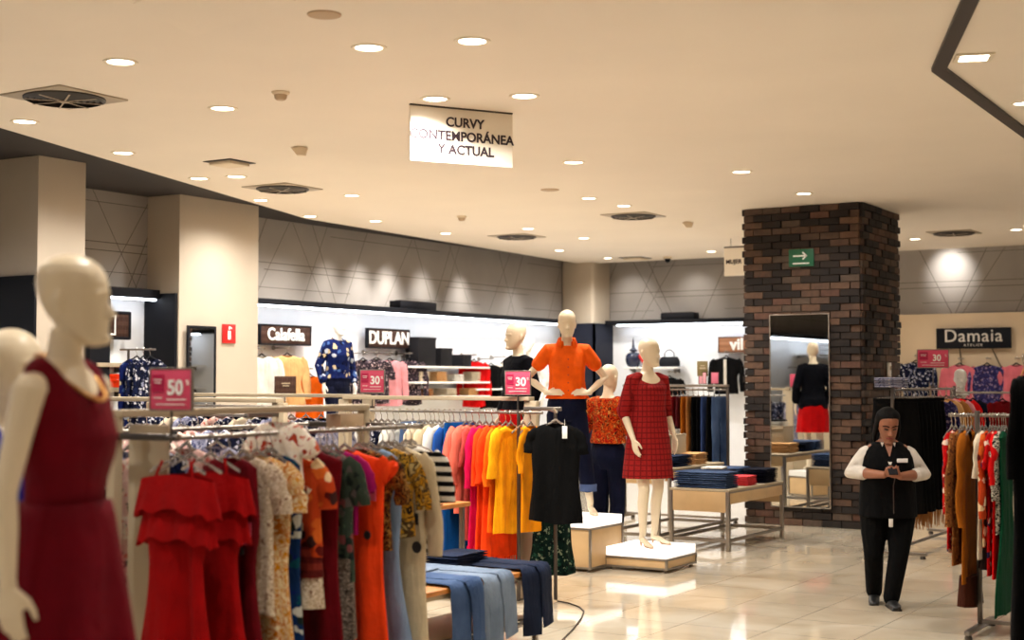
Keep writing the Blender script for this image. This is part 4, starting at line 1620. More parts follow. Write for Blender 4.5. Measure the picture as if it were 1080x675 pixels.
def fringe_part(mat, w, z, n=16, L=.09, depth=.02):
    def f(root):
        mb = MB()
        r = random.Random(5)
        for i in range(n):
            x = -w + 2 * w * i / (n - 1)
            for y in (-depth, depth):
                mb.tube([(x, y, z + .01), (x + r.uniform(-.01, .01), y + r.uniform(-.008, .008), z - L * r.uniform(.8, 1.1))], [.0055, .0035], 6)
        mb.build('fringe', mat, root)
    return f


def belt_part(mat, w, z, d=.045, h=.03):
    def f(root):
        mb = MB().loft([ell((0, 0, z), w + .006, d, 30), ell((0, 0, z - h), w + .006, d, 30)])
        mb.build('belt', mat, root)
    return f


def button_part(mat, x, z, y, r=.014):
    def f(root):
        MB().lathe([(.0005, 0), (r, 0), (r, .004), (r * .7, .006), (.0005, .005)], 14).xf(Matrix.Translation((x, y, z)) @ Matrix.Rotation(pi / 2, 4, 'X')).build('button', mat, root)
    return f


def hem_part(mat, w0, w1, z0, z1, seed=1, d=.05, fold=.014):
    """a band of other cloth at the bottom of a garment"""
    def f(root):
        mb = MB()
        rings = []
        for k in range(5):
            t = k / 4
            rings.append([Vector(((w0 + (w1 - w0) * t) * (1 if cos(a) > 0 else -1) * abs(cos(a)) ** .75, (d + .008 * t) * (1 if sin(a) > 0 else -1) * abs(sin(a)) ** .8 + fold * t * sin(5 * a + seed), z0 + (z1 - z0) * t)) for a in [2 * pi * j / 40 for j in range(40)]])
        mb.loft(rings)
        mb.build('hem_band', mat, root, smooth=60)
    return f


# fabrics
F = {}
F['red'] = fabric('red_crepe', S(172, 18, 24), sheen=.25)
F['burg'] = fabric('burgundy_crepe', S(124, 14, 38), sheen=.25)
F['lace'] = fabric('cream_lace', S(214, 200, 180), 'blotch', (S(190, 172, 150), S(228, 216, 198), S(150, 120, 100)), 42)
F['mustard_fl'] = fabric('mustard_floral', S(216, 196, 158), 'blotch', (S(206, 150, 44), S(228, 214, 184), S(196, 128, 36), S(222, 206, 172)), 20)
F['teal_fl'] = fabric('teal_floral', S(26, 66, 110), 'print', (S(20, 96, 110), S(196, 196, 190), S(24, 50, 120), S(40, 60, 60)), 18)
F['rust_tile'] = fabric('rust_tile_print', S(196, 92, 48), 'print', (S(232, 206, 170), S(120, 44, 36), S(214, 124, 60), S(240, 226, 200), S(90, 60, 56)), 15)
F['rust_brick'] = fabric('brick_stripe', S(142, 66, 54), 'stripe', (S(112, 44, 40),), 16)
F['white_rust'] = fabric('white_rust_floral', S(190, 96, 74), 'blotch', (S(242, 234, 224), S(238, 228, 214), S(242, 234, 224), S(214, 128, 100)), 13)
F['green_fl'] = fabric('grey_green_floral', S(84, 96, 84), 'print', (S(120, 112, 108), S(60, 72, 66), S(150, 96, 96), S(52, 60, 62), S(104, 120, 100)), 24)
F['grey_fluff'] = fabric('grey_fluff', S(140, 128, 118), 'blotch', (S(90, 80, 74), S(168, 156, 146), S(60, 52, 48)), 55)
F['magenta'] = fabric('magenta', S(176, 40, 120))
F['orange'] = fabric('orange_red', S(242, 98, 44), sheen=.2)
F['brown_gold'] = fabric('brown_gold_print', S(66, 46, 34), 'blotch', (S(150, 104, 46), S(40, 30, 26), S(176, 140, 84), S(90, 62, 40)), 20)
F['ltblue'] = fabric('light_blue_chambray', S(140, 156, 178), 'denim', (S(162, 178, 198),))
F['must_black'] = fabric('mustard_black_print', S(196, 148, 44), 'blotch', (S(60, 52, 44), S(206, 164, 70), S(110, 92, 66), S(200, 180, 130)), 16)
F['cream'] = fabric('cream_linen', S(214, 200, 174))
F['bw_stripe'] = fabric('black_white_stripe', S(28, 26, 30), 'stripe', (S(224, 218, 210),), 20)
F['bw_print'] = fabric('black_white_print', S(20, 20, 22), 'print', (S(206, 202, 198), S(24, 24, 26), S(60, 56, 54), S(30, 28, 28)), 30)
F['navy_fl'] = fabric('navy_white_floral', S(28, 36, 66), 'print', (S(200, 198, 204), S(40, 52, 90), S(24, 28, 48), S(150, 150, 168)), 30)
F['pink_fl'] = fabric('pink_white_floral', S(222, 190, 182), 'print', (S(236, 226, 216), S(206, 128, 118), S(120, 112, 110), S(230, 206, 190)), 34)
F['bluegrey_fl'] = fabric('blue_grey_ditsy', S(170, 170, 190), 'print', (S(90, 96, 130), S(206, 204, 210), S(120, 124, 150)), 36)
F['jeans'] = fabric('mid_blue_denim', S(72, 94, 128), 'denim', (S(112, 132, 164),))
F['jeansdk'] = fabric('dark_blue_denim', S(42, 50, 70), 'denim', (S(64, 76, 102),))
F['jeanslt'] = fabric('light_grey_denim', S(122, 136, 154), 'denim', (S(156, 168, 184),))
F['jeansfold'] = fabric('folded_blue_denim', S(70, 86, 114), 'denim', (S(104, 122, 152),))
F['blue'] = fabric('cornflower_blue', S(58, 108, 174))
F['azure'] = fabric('azure_twill', S(24, 104, 166))
F['salmon'] = fabric('salmon_pink', S(232, 140, 122))
F['rose'] = fabric('dusty_rose', S(196, 100, 92))
F['pinkred'] = fabric('crimson_pink', S(222, 40, 110))
F['flame'] = fabric('flame_orange', S(246, 102, 42))
F['tangerine'] = fabric('tangerine', S(248, 142, 44))
F['yellow'] = fabric('marigold', S(248, 186, 40))
F['yellowd'] = fabric('deep_marigold', S(240, 168, 32))
F['black'] = fabric('black_jersey', S(15, 14, 16), sheen=0)
F['black2'] = fabric('soft_black_cloth', S(22, 20, 23), sheen=0.02)
F['navy'] = fabric('navy_cloth', S(20, 26, 52))
F['green_sp'] = fabric('green_speckle', S(22, 58, 52), 'print', (S(60, 100, 84), S(14, 36, 36), S(150, 160, 140), S(20, 50, 46)), 34)
F['tan'] = fabric('tan_cloth', S(180, 132, 84))
F['ochre'] = fabric('ochre_cloth', S(176, 116, 40))
F['brown'] = fabric('brown_cloth', S(92, 52, 34))
F['dkbrown'] = fabric('dark_brown_cloth', S(54, 34, 28))
F['wine'] = fabric('wine_red', S(140, 26, 38))
F['brightred'] = fabric('bright_red', S(214, 30, 34))
F['slate'] = fabric('slate_blue', S(86, 104, 146))
F['green'] = fabric('emerald_green', S(12, 92, 66))
F['white'] = fabric('white_cloth', S(232, 228, 220))
F['offwhite'] = fabric('off_white_cloth', S(222, 210, 190))
F['beige'] = fabric('beige_cloth', S(222, 184, 138))
F['red_fl'] = fabric('red_white_floral', S(188, 24, 28), 'print', (S(206, 34, 34), S(226, 206, 190), S(150, 16, 26), S(196, 30, 30), S(60, 50, 90)), 22)
F['snake'] = fabric('gold_reptile_print', S(150, 104, 62), 'print', (S(186, 140, 90), S(110, 72, 46), S(170, 120, 74)), 40)
F['zebra'] = fabric('zebra_stripe', S(24, 22, 24), 'blotch', (S(214, 206, 190), S(24, 22, 24), S(220, 212, 198), S(30, 28, 28)), 12, aniso=(1, 1, 3))
F['purple_fl'] = fabric('violet_floral', S(70, 66, 110), 'print', (S(120, 110, 150), S(50, 46, 84), S(160, 140, 160), S(80, 60, 90)), 34)
F['pink'] = fabric('soft_pink', S(206, 126, 134))
F['pinkdust'] = fabric('pale_pink', S(216, 160, 164))
F['dots'] = fabric('dark_spotted_print', S(74, 64, 72), 'print', (S(196, 176, 176), S(40, 36, 44), S(120, 100, 108), S(50, 44, 50)), 40)
F['orangebr'] = fabric('bright_orange', S(240, 128, 24))
F['plum'] = fabric('plum_knit', S(104, 40, 48))

# ------------------------------------------------------------------ racks


def promo_sign(c, rz, w, h, num, label, stem):
    e = empty('promotion_sign', c, rz)
    tag(e, label, 'sign')
    MP = solid('promo_pink', S(214, 74, 106), 0.45, var=0.03)
    MPD = solid('promo_magenta', S(176, 20, 72), 0.45, var=0.02)
    MB().box((0, 0, h / 2), (w, .008, h), b=.002).build('card', MP, e)
    mb = MB()
    for s in (-1, 1):
        mb.box((s * w / 2, 0, h / 2), (.008, .014, h + .008), b=.002)
        mb.box((0, 0, h / 2 + s * h / 2), (w, .014, .008), b=.002)
    mb.build('frame', M_steel, e)
    mb = MB().box((-w * .30, -.0065, h * .72), (w * .28, .003, h * .28)).box((-w * .30, -.0065, h * .50), (w * .28, .003, h * .12))
    mb.build('logo_square', MPD, e, 0)
    mb = MB().box((-w * .30, -.0085, h * .73), (w * .20, .002, h * .02)).box((-w * .30, -.0085, h * .66), (w * .16, .002, h * .02)).box((w * .14, -.0065, h * .26), (w * .46, .003, h * .025)).box((-w * .3, -.0065, h * .30), (w * .2, .003, h * .02)).box((w * .0, -.0065, h * .14), (w * .7, .003, h * .02))
    mb.build('small_print', M_paper, e, 0)
    lettering(num, h * .50, M_paper, e, (w * .12, -.008, h * .53), extrude=.002, offset=h * .012, sx=.92)
    lettering('%', h * .17, M_paper, e, (w * .41, -.008, h * .66), extrude=.002)
    MB().tube([(0, .004, 0), (0, .004, -stem)], .006, 8).box((0, .004, -stem), (.04, .03, .02), b=.003).build('stem', M_dsteel, e)
    return e


def gondola(name, label, loc, rz, L, rail_off=(-.35,), rail_z=1.43, beam_z=1.545, post_w=.11, base=True, board=True, post_sides=(0, 1)):
    """double sided clothes stand: x along its length, origin at one end on the floor"""
    e = empty(name, loc, rz)
    tag(e, label, 'clothes rack')
    MB().box((L / 2, 0, beam_z - .016), (L, .085, .032), b=.004).build('top_beam', M_cream, e)
    for i, s in enumerate((0, 1)):
        if i in post_sides:
            MB().box((s * L, 0, (beam_z - .034) / 2 + .002), (post_w, .05, beam_z - .034), b=.004).build('end_post', M_cream, e)
    if board:
        MB().box((L / 2, 0, beam_z * .36), (L - post_w - .01, .018, beam_z * .6), b=.003).build('back_panel', M_cream, e)
    for off in rail_off:
        MB().tube([(-.02, off, rail_z), (L + .02, off, rail_z)], .011, 12).build('hanging_rail', M_steel, e)
        for s in (.0, L):
            sg = 1 if off > 0 else -1
            MB().box((s, off / 2, rail_z), (.024, abs(off) + .02, .030), b=.004).build('rail_arm', M_dsteel, e)
    if base:
        MB().box((L / 2, rail_off[0] * .5, .06), (L + .05, abs(rail_off[0]) + .14, .10), b=.008).build('base_deck', M_cream, e)
        mb = MB()
        for sx in (.05, L - .05):
            mb.box((sx, rail_off[0] * .5, .006), (.06, .2, .012), b=.002)
        mb.build('foot', M_dsteel, e)
    return e


def Y(i):
    return i


# ---- rack A: the dresses close to the camera, rail running away from the camera
RX = -4.42
gondola('clothes_rack', 'cream rack with the red dresses, under the pink 50% sign', (-4.80, 4.42, 0), pi / 2, 1.78, rail_off=(-.38, .38), post_w=.05, base=False, board=False)
# wide cream panel at its end
rk = bpy.context.scene.objects['clothes_rack']
MB().box((.087, -.12, .74), (.016, .24, 1.48), b=.004).build('end_panel', M_cream, rk)
MB().box((1.62, .0, 1.45), (.20, .10, .09), b=.004).build('beam_box', M_fix2, rk)
promo_sign((-4.44, 4.40, 1.548), radians(8), .218, .178, '50', 'largest pink sign, 50% in white, standing over the red dresses', .12)
hA = 'hangers on the rail of dresses under the 50% sign'
lA = 'clear plastic hanger on the rail of dresses under the 50% sign'


def A(y, kind, m, name, label, cat, z=1.43, **k):
    hang = k.pop('hang', 'clear')
    return garment(kind, F[m], name, label, cat, (RX, y, z), rnd.uniform(-.07, .07), hang=hang, hlabel=lA, hgroup=hA, **k)


A(4.42, 'ruffle', 'red', 'ruffled_dress', 'red dress with ruffled shoulders at the very end of the rail, beside the maroon mannequin', 'dress', wsh=.19)
A(4.62, 'ruffle', 'red', 'ruffled_dress', 'red ruffled dress hanging second on the rail, behind the first red one', 'dress')
A(4.74, 'dress', 'burg', 'sleeveless_dress', 'dark burgundy sleeveless dress with pink price tag between red ruffles and cream lace', 'dress', tag=(.16, -.05, -.42, M_pinktag, .10, .06), wh=.25, wsh=.17, extra=(button_part(M_ink, .13, -.5, -.05, .018),))
A(4.83, 'blouse', 'lace', 'lace_blouse', 'cream lace blouse hanging next to the burgundy sleeveless dress', 'blouse', L=.7, sl=.2, wsh=.17, wb=.18, ww=.18, wh=.19)
A(4.92, 'cap_dress', 'mustard_fl', 'floral_dress', 'mustard and cream floral dress on the near rail', 'dress', sl=.2, wsh=.19)
A(5.02, 'dress', 'teal_fl', 'print_dress', 'blue and teal print dress squeezed in after the mustard floral one', 'dress', wh=.21, wsh=.165, wb=.175)
A(5.12, 'top', 'rust_tile', 'print_blouse', 'rust and white tile print blouse with a brick striped hem', 'blouse', L=.46, wsh=.185, sl=.2, extra=(hem_part(F['rust_brick'], .20, .215, -.52, -.66, 2), hem_part(F['lace'], .21, .23, -.66, -.80, 3)))
A(5.08, 'top', 'white_rust', 'floral_blouse', 'white blouse with rust flowers slung high over the rail', 'blouse', z=1.475, L=.30, wsh=.13, wb=.14, ww=.13, wh=.14, drop=-.005, sl=.10, depth=.028, hang=None)
A(5.26, 'dress', 'burg', 'long_dress', 'long burgundy dress with a wide high collar in the middle of the rail', 'dress', neck='high', wsh=.225, wb=.205, ww=.20, wh=.25, drop=.085)
A(5.37, 'top', 'green_fl', 'fringed_dress', 'grey green floral dress ending in a fluffy grey hem', 'dress', L=.62, wsh=.185, sl=.2, extra=(hem_part(F['grey_fluff'], .205, .225, -.60, -.98, 4, .052, .02), hem_part(F['teal_fl'], .20, .22, -.97, -1.22, 6, .045)))
A(5.47, 'blouse', 'magenta', 'plain_blouse', 'magenta blouse almost hidden between the grey floral and orange dresses', 'blouse', wsh=.15, wb=.155, ww=.15, wh=.15, sl=.15, L=.4)
A(5.56, 'cap_dress', 'orange', 'button_dress', 'orange red cap-sleeved dress with a dark button and pink tag', 'dress', wsh=.255, wb=.25, ww=.245, wh=.30, sl=.06, extra=(button_part(M_ink, .20, -.50, -.056, .022),), tag=(.225, -.05, -.30, M_pinktag, .07, .045))
A(5.67, 'blouse', 'brown_gold', 'print_blouse', 'brown and gold print blouse over the pale blue dress', 'blouse', L=.50, sl=.22, wsh=.215, wb=.225, sw0=.05, sw1=.045)
A(5.76, 'cap_dress', 'ltblue', 'chambray_dress', 'long pale blue chambray dress beside the orange one', 'dress', wh=.30, L=1.2, wsh=.17, sl=0)
A(5.87, 'blouse', 'must_black', 'print_blouse', 'mustard and black print blouse near the end of the rail', 'blouse', L=.44, sl=.26, wsh=.20, sw0=.05, sw1=.045)
A(5.97, 'coat', 'cream', 'linen_coat', 'long cream linen coat with black tags, last but one on the rail', 'coat', L=1.18, sl=.5, wsh=.205, sw0=.05, sw1=.045, tag=(.17, -.05, -.46, M_ink, .06, .05), extra=(button_part(M_ink, .19, -.60, -.055, .03),))
A(6.07, 'top', 'bw_stripe', 'striped_tee', 'black and white striped top at the far end of the near rail', 'top', L=.55, wsh=.195)
gA = 'loose hangers on the near rail'
for y in (4.50, 4.99, 5.21, 5.42, 5.71, 5.92, 6.12):
    hanger('clear', (RX, y, 1.43), rnd.uniform(-.1, .1), lA, hA)

# its back rail
lA2 = 'clear plastic hanger on the back rail of the rack under the 50% sign'
for i, (y, m, nm, lb) in enumerate(((4.5, 'bw_print', 'print_tee', 'black and white print top behind the cream end panel of the rack'),
                                    (4.68, 'pink_fl', 'print_tee', 'pink and white print top on the back rail, next to the black and white one'),
                                    (4.86, 'bluegrey_fl', 'print_tee', 'blue grey ditsy print top on the back rail, third from its end panel'),
                                    (5.04, 'navy_fl', 'print_tee', 'navy floral top on the back rail behind the mustard floral dress'),
                                    (5.24, 'pink_fl', 'print_tee', 'pink floral top on the back rail behind the burgundy collar dress'),
                                    (5.46, 'bluegrey_fl', 'print_tee', 'blue grey ditsy top on the back rail behind the orange dress'),
                                    (5.70, 'navy_fl', 'print_tee', 'navy floral top at the end of the back rail by the jeans table'))):
    garment('blouse', F[m], nm, lb, 'top', (-5.18, y, 1.43), rnd.uniform(-.06, .06), hlabel=lA2, hgroup='hangers on the back rail of the near rack', L=.66, sl=.3)

# ---- gondola behind it, black and white prints
gondola('clothes_rack', 'cream rack of black and white prints between the maroon mannequin and the cream pillars', (-9.0, 7.75, 0), 0, 2.25, rail_off=(-.35,))
g0 = ('bw_print', 'bw_print', 'navy_fl', 'pink_fl', 'bw_print', 'bluegrey_fl', 'bw_print', 'pink_fl', 'navy_fl', 'bw_print', 'pink_fl', 'bluegrey_fl', 'navy_fl')
fam = {'bw_print': 'black and white print blouse in the rack nearer the cream pillars', 'navy_fl': 'navy and white floral blouse in the rack nearer the cream pillars', 'pink_fl': 'pink floral blouse in the rack nearer the cream pillars', 'bluegrey_fl': 'blue grey ditsy blouse in the rack nearer the cream pillars'}
for i, m in enumerate(g0):
    garment('blouse', F[m], 'print_blouse', fam[m], 'blouse', (-8.9 + i * .17, 7.40, 1.43), pi / 2 + rnd.uniform(-.06, .06), group='%s blouses in the rack by the pillars' % m.replace('_', ' '),
            hlabel='clear plastic hanger in the print rack by the cream pillars', hgroup='hangers in the print rack by the pillars', sl=.3)
rk0 = [o for o in scene.objects if o.get('label', '').startswith('cream rack of black and white')][0]
MB().box((1.12, -.02, 1.455), (.24, .12, .11), b=.004).build('beam_box', M_fix2, rk0)

# ---- gondola B1, under the 30% sign
B1L = 2.3
gondola('clothes_rack', 'cream rack under the middle 30% sign, in front of the long display wall', (-10.25, 10.34, 0), 0, B1L, rail_off=(-.34,))
promo_sign((-7.86, 10.28, 1.56), radians(14), .235, .205, '30', 'pink 30% sign in front of the pink wall clothes', .13)
gb = ('navy_fl', 'offwhite', 'bluegrey_fl', 'navy_fl', 'pink_fl', 'navy_fl', 'offwhite', 'navy_fl', 'bluegrey_fl', 'pink_fl', 'navy_fl', 'navy_fl', 'bluegrey_fl')
fam1 = {'navy_fl': 'navy floral top in the rack under the middle 30% sign', 'offwhite': 'plain off-white top in the rack under the middle 30% sign', 'pink_fl': 'pink floral top in the rack under the middle 30% sign', 'bluegrey_fl': 'blue grey ditsy top in the rack under the middle 30% sign'}
for i, m in enumerate(gb):
    garment('top', F[m], 'print_tee', fam1[m], 'top', (-10.15 + i * .175, 10.0, 1.43), pi / 2 + rnd.uniform(-.06, .06), group='%s tops under the middle 30 sign' % m.replace('_', ' '),
            hlabel='clear plastic hanger in the rack under the middle 30% sign', hgroup='hangers under the middle 30% sign')

# ---- pink gondola
RY = 9.16
PX1 = -5.60
gondola('clothes_rack', 'cream rack of blue, pink, orange and yellow clothes beside the orange shirt mannequin', (-7.55, 9.50, 0), 0, 1.84, rail_off=(-.34,), post_w=.11)
rk = [o for o in scene.objects if o.get('label', '').startswith('cream rack of blue, pink')][0]
MB().tube([(1.93, -.34, 0.02), (1.93, -.34, 1.44)], .014, 10).build('upright', M_dsteel, rk)
# face-out arm and its own post beyond the end
fpst = onz(586, 634)
MB().tube([(fpst.x + 7.55, fpst.y - 9.5, .01), (fpst.x + 7.55, fpst.y - 9.5, 1.45)], .014, 10).build('upright', M_dsteel, rk)
MB().box(((1.84 + fpst.x + 7.55) / 2 + .02, fpst.y - 9.5, 1.455), (fpst.x + 7.55 - 1.84 + .06, .030, .030), b=.004).build('side_arm', M_steel, rk)
ax = fpst.x + 7.55
MB().tube([(ax, fpst.y - 9.5, 1.45), (ax + .03, fpst.y - 9.62, 1.445), (ax + .21, fpst.y - 9.84, 1.44), (ax + .21, fpst.y - 9.88, 1.465)], .008, 8).build('face_out_arm', M_chrome, rk)
promo_sign((-5.80, 9.44, 1.56), radians(20), .20, .185, '30', 'pink 30% sign on the rack next to the orange shirt mannequin', .13)
hP = 'hangers on the rail of pink and yellow clothes'
lP = 'clear plastic hanger on the rail of pink and yellow clothes'


def Pk(x, kind, m, name, label, cat, **k):
    hang = k.pop('hang', 'clear')
    return garment(kind, F[m], name, label, cat, (x + .15, RY, 1.43), pi / 2 + rnd.uniform(-.05, .05), hang=hang, hlabel=lP, hgroup=hP, depth=.018, fold=.012, flare=.006, **k)


Pk(-7.00, 'top', 'navy_fl', 'print_tee', 'navy floral top at the far end of the pink and yellow rail', 'top')
Pk(-6.88, 'coat', 'white', 'white_shirt', 'white long shirt left of the hanging jeans', 'shirt', L=.85)
Pk(-6.75, 'trousers', 'jeans', 'jeans', 'mid blue jeans hanging from clips on the pink and yellow rail', 'jeans', L=1.0)
Pk(-6.63, 'coat', 'offwhite', 'cream_tunic', 'cream long tunic hanging right after the clipped jeans', 'tunic', L=1.0)
Pk(-6.54, 'coat', 'cream', 'linen_tunic', 'second cream tunic, darker and creased, before the white cardigan', 'tunic', L=.95)
Pk(-6.45, 'coat', 'white', 'white_cardigan', 'white cardigan with black edge next to the cornflower blue shirt', 'cardigan', L=.98, extra=(button_part(M_ink, .0, -.3, -.05, .012),))
Pk(-6.36, 'blouse', 'blue', 'blue_shirt', 'cornflower blue shirt hanging beside the white cardigan', 'shirt', L=.72, wsh=.20)
Pk(-6.30, 'trousers', 'azure', 'blue_trousers', 'long azure blue trousers hanging below the salmon blouses', 'trousers', L=1.2, legw=.125, wsh=.20)
Pk(-6.245, 'tunic', 'salmon', 'salmon_blouse', 'salmon pink blouse with puffed sleeve, next to the blue shirt', 'blouse', L=.62, sl=.34, sw0=.08, sw1=.075, wsh=.195)
Pk(-6.185, 'tunic', 'salmon', 'salmon_blouse', 'second salmon pink blouse, shoulder against the crimson top', 'blouse', L=.66, sl=.40, sw0=.075, sw1=.06)
Pk(-6.125, 'tunic', 'rose', 'rose_tunic', 'dusty rose tunic hanging between salmon and crimson tops', 'tunic', L=.86)
Pk(-6.065, 'tunic', 'pinkred', 'crimson_blouse', 'crimson pink blouse with fringed hem', 'blouse', L=.92, sl=.42, extra=(fringe_part(F['pinkred'], .21, -1.01, 14, .07, .03),))
Pk(-6.005, 'tunic', 'flame', 'flame_blouse', 'flame orange blouse next to the crimson one', 'blouse', L=.96, sl=.40, extra=(fringe_part(F['flame'], .21, -1.05, 14, .07, .03),))
Pk(-5.945, 'tunic', 'flame', 'flame_tunic', 'flame orange tunic with the longest fringe on the rail', 'tunic', L=1.0, sl=.38, extra=(fringe_part(F['flame'], .22, -1.09, 16, .10, .03),))
Pk(-5.885, 'tunic', 'tangerine', 'tangerine_blouse', 'tangerine blouse hanging against the marigold ones', 'blouse', L=.78, sl=.40)
Pk(-5.84, 'tunic', 'yellow', 'marigold_blouse', 'marigold yellow blouse with ruched half sleeve, in front of the tangerine one', 'blouse', L=.80, sl=.34, sw0=.07, sw1=.065, wsh=.195)
Pk(-5.665, 'tunic', 'yellowd', 'marigold_blouse', 'deep marigold blouse outermost on the rail, against the cream post', 'blouse', L=.78, sl=.30, wsh=.125, wb=.135, ww=.135, wh=.15, sw0=.04, sw1=.04, out=.02)
for x in (-7.5, -7.42, -7.34, -7.27, -7.19, -7.12, -7.06, -6.94, -6.81, -6.69, -6.58, -6.5, -6.4, -5.73):
    hanger('clear', (x + .15, RY, 1.43), pi / 2 + rnd.uniform(-.08, .08), lP, hP)
MB().tube([(1.84, -.34, 1.43), (2.14, -.34, 1.43)], .011, 12).build('rail_end', M_steel, rk)

# black top shown face-out, white tag
bt = garment('top', F['black'], 'black_tee', 'black short-sleeved top with white tag hanging face-out beside the tall plinth', 'top', (ax - 7.55 + .21, fpst.y - .36, 1.455), radians(14), L=.72, wsh=.165, wb=.185, ww=.175, wh=.205, sl=.17, sw0=.045, sw1=.04, out=.03, tag=(.085, -.055, -.16, M_paper, .09, .038), hlabel='clear hanger carrying the black face-out top', hgroup='hanger of the black top')
garment('skirt', F['green_sp'], 'speckled_skirt', 'dark green speckled skirt low behind the black face-out top', 'skirt', (ax - 7.55 - .09, fpst.y + .10, .85), radians(60), L=.62, wsh=.14, hlabel='clip hanger of the green speckled skirt', hgroup='hanger of the green skirt')

# ---- tiered jeans table
e = empty('jeans_table', (-4.90, 7.05, 0))
tag(e, 'two-tier table with oak boards, jeans draped over its edge', 'table')
MB().box((.02, .05, .485), (.62, 1.38, .03), b=.006).build('lower_board', M_wood, e)
MB().box((-.71, .36, .835), (.52, 1.38, .03), b=.006).build('upper_board', M_wood, e)
for sx in (-.25, .29):
    for sy in (-.58, .66):
        MB().box((sx, sy, .236), (.03, .03, .47), b=.003).build('leg', M_steel, e)
for sx in (-.93, -.49):
    for sy in (-.27, 1.0):
        MB().box((sx, sy, .41), (.03, .03, .82), b=.003).build('leg', M_steel, e)
mb = MB()
for sx in (-.25, .29):
    mb.box((sx, .04, .17), (.026, 1.21, .03), b=.003)
for sy in (-.58, .66):
    mb.box((.02, sy, .17), (.51, .026, .03), b=.003)
mb.build('stretcher', M_steel, e)
MB().box((.02, .04, .192), (.50, 1.2, .014), b=.003).build('bottom_shelf', M_cream, e)
mb = MB()
for sx in (-.25, .29):
    mb.box((sx, .04, .455), (.03, 1.24, .03), b=.003)
mb.build('apron', M_cream, e)


def draped_jeans(y, mat, label, hang, lie=.42, w=.19, top=.503, edge=-4.572, thick=.020, lift=0.0, seed=1, gap=-.01):
    r = random.Random(seed)
    mb = MB()
    zt = top + lift
    for s in (-1, 1):
        off = s * w * .22
        zt = top + lift + (.012 if s > 0 else 0)
        path = [(edge - lie, zt + .014), (edge - lie * .6, zt + .016), (edge - lie * .25, zt + .015), (edge - .03, zt + .017), (edge + .016, zt + .012), (edge + .036, zt - .025), (edge + .040, zt - .08), (edge + .046, zt - hang * .5), (edge + .050, zt - hang * .8), (edge + .052, zt - hang)]
        pts = [Vector((x + (.012 if s > 0 else 0), y + off + r.uniform(-.006, .006) + (0.05 * s * k / 10), z - (.03 * (s < 0) if k == 9 else 0))) for k, (x, z) in enumerate(path)]
        mb.tube(pts, [(w / 2 * (1 - .012 * k) + r.uniform(-.004, .004), thick * .5 * r.uniform(.8, 1.2)) for k in range(len(pts))], 20, up=(0, 1, 0))
    o = mb.build('jeans', mat, smooth=60)
    mb = MB()
    mb.tube([(edge - lie - .20, y, zt + .008), (edge - lie - .1, y, zt + .010), (edge - lie + .04, y, zt + .010)], [(w * 1.0, .014), (w * 1.06, .016), (w * 1.05, .013)], 16, up=(0, 1, 0))
    mb.build('waist', mat, o)
    tag(o, label, 'jeans')
    return o


draped_jeans(7.62, F['jeansdk'], 'dark navy jeans draped over the end of the oak table', .36, seed=3)
draped_jeans(7.18, F['jeanslt'], 'pale grey blue jeans draped beside the dark navy pair', .36, seed=5)
draped_jeans(6.84, F['jeans'], 'mid blue jeans draped over the oak table next to the pale pair', .42, seed=7)


def folded(name, mat, label, cat, c, w=.30, d=.26, h=.028, rz=0.0, group=None, layers=2):
    """a folded garment: soft layers joined at the front fold"""
    mb = MB()
    lh = h / layers
    r = random.Random(int(abs(c[0] * 977 + c[1] * 331 + c[2] * 7919)))
    for k in range(layers):
        rings = []
        for i in range(9):
            t = i / 8
            x = -w / 2 + w * t
            e_ = .80 + .20 * sin(pi * min(1, max(0, t))) ** .4
            yy = d / 2 * (1 - .03 * k) * (e_ if 0 < i < 8 else .9)
            zz = lh / 2 * (1.0 if 0 < i < 8 else .55)
            ring = []
            for j in range(16):
                a = 2 * pi * j / 16
                cc, ss = cos(a), sin(a)
                ring.append(Vector((x + r.uniform(-.002, .002), yy * (1 if cc > 0 else -1) * abs(cc) ** .5, lh * (k + .5) + zz * (1 if ss > 0 else -1) * abs(ss) ** .55 + r.uniform(-.0012, .0012))))
            rings.append(ring)
        mb.loft(rings)
    o = mb.build(name, mat, loc=c, rz=rz, smooth=60)
    tag(o, label, cat, group)
    return o


def pile(name, mats, label, cat, c, n, w=.3, d=.26, h=.028, rz=0.0, group=None):
    """the pieces of one pile look alike; a pile of mixed colours passes lists"""
    for k in range(n):
        m = mats[k % len(mats)] if isinstance(mats, (list, tuple)) else mats
        folded(name, m, label if isinstance(label, str) else label[k], cat, (c[0] + rnd.uniform(-.006, .006), c[1] + rnd.uniform(-.006, .006), c[2] + k * (h + .001)), w, d, h, rz + rnd.uniform(-.03, .03), group)


# upper board of the tiered table
pile('folded_trousers', F['black'], 'folded black trousers stacked on the upper oak board', 'trousers', (-5.48, 7.62, .851), 3, .26, .34, .022, 0, 'black trousers on the upper oak board')
pile('folded_trousers', F['black2'], 'folded soft black trousers next to the stack on the upper oak board', 'trousers', (-5.52, 7.26, .851), 3, .26, .30, .022, 0, 'soft black trousers on the upper oak board')
folded('folded_tee', F['white'], 'white folded top hanging over the front of the upper oak board', 'top', (-5.46, 6.98, .851), .26, .22, .02)
# dark jeans lying lengthwise behind the draped ones
pile('folded_jeans', F['jeansdk'], 'dark folded jeans lying flat at the back of the oak table', 'jeans', (-5.06, 7.50, .501), 3, .24, .40, .03, 0, 'dark jeans at the back of the oak table')
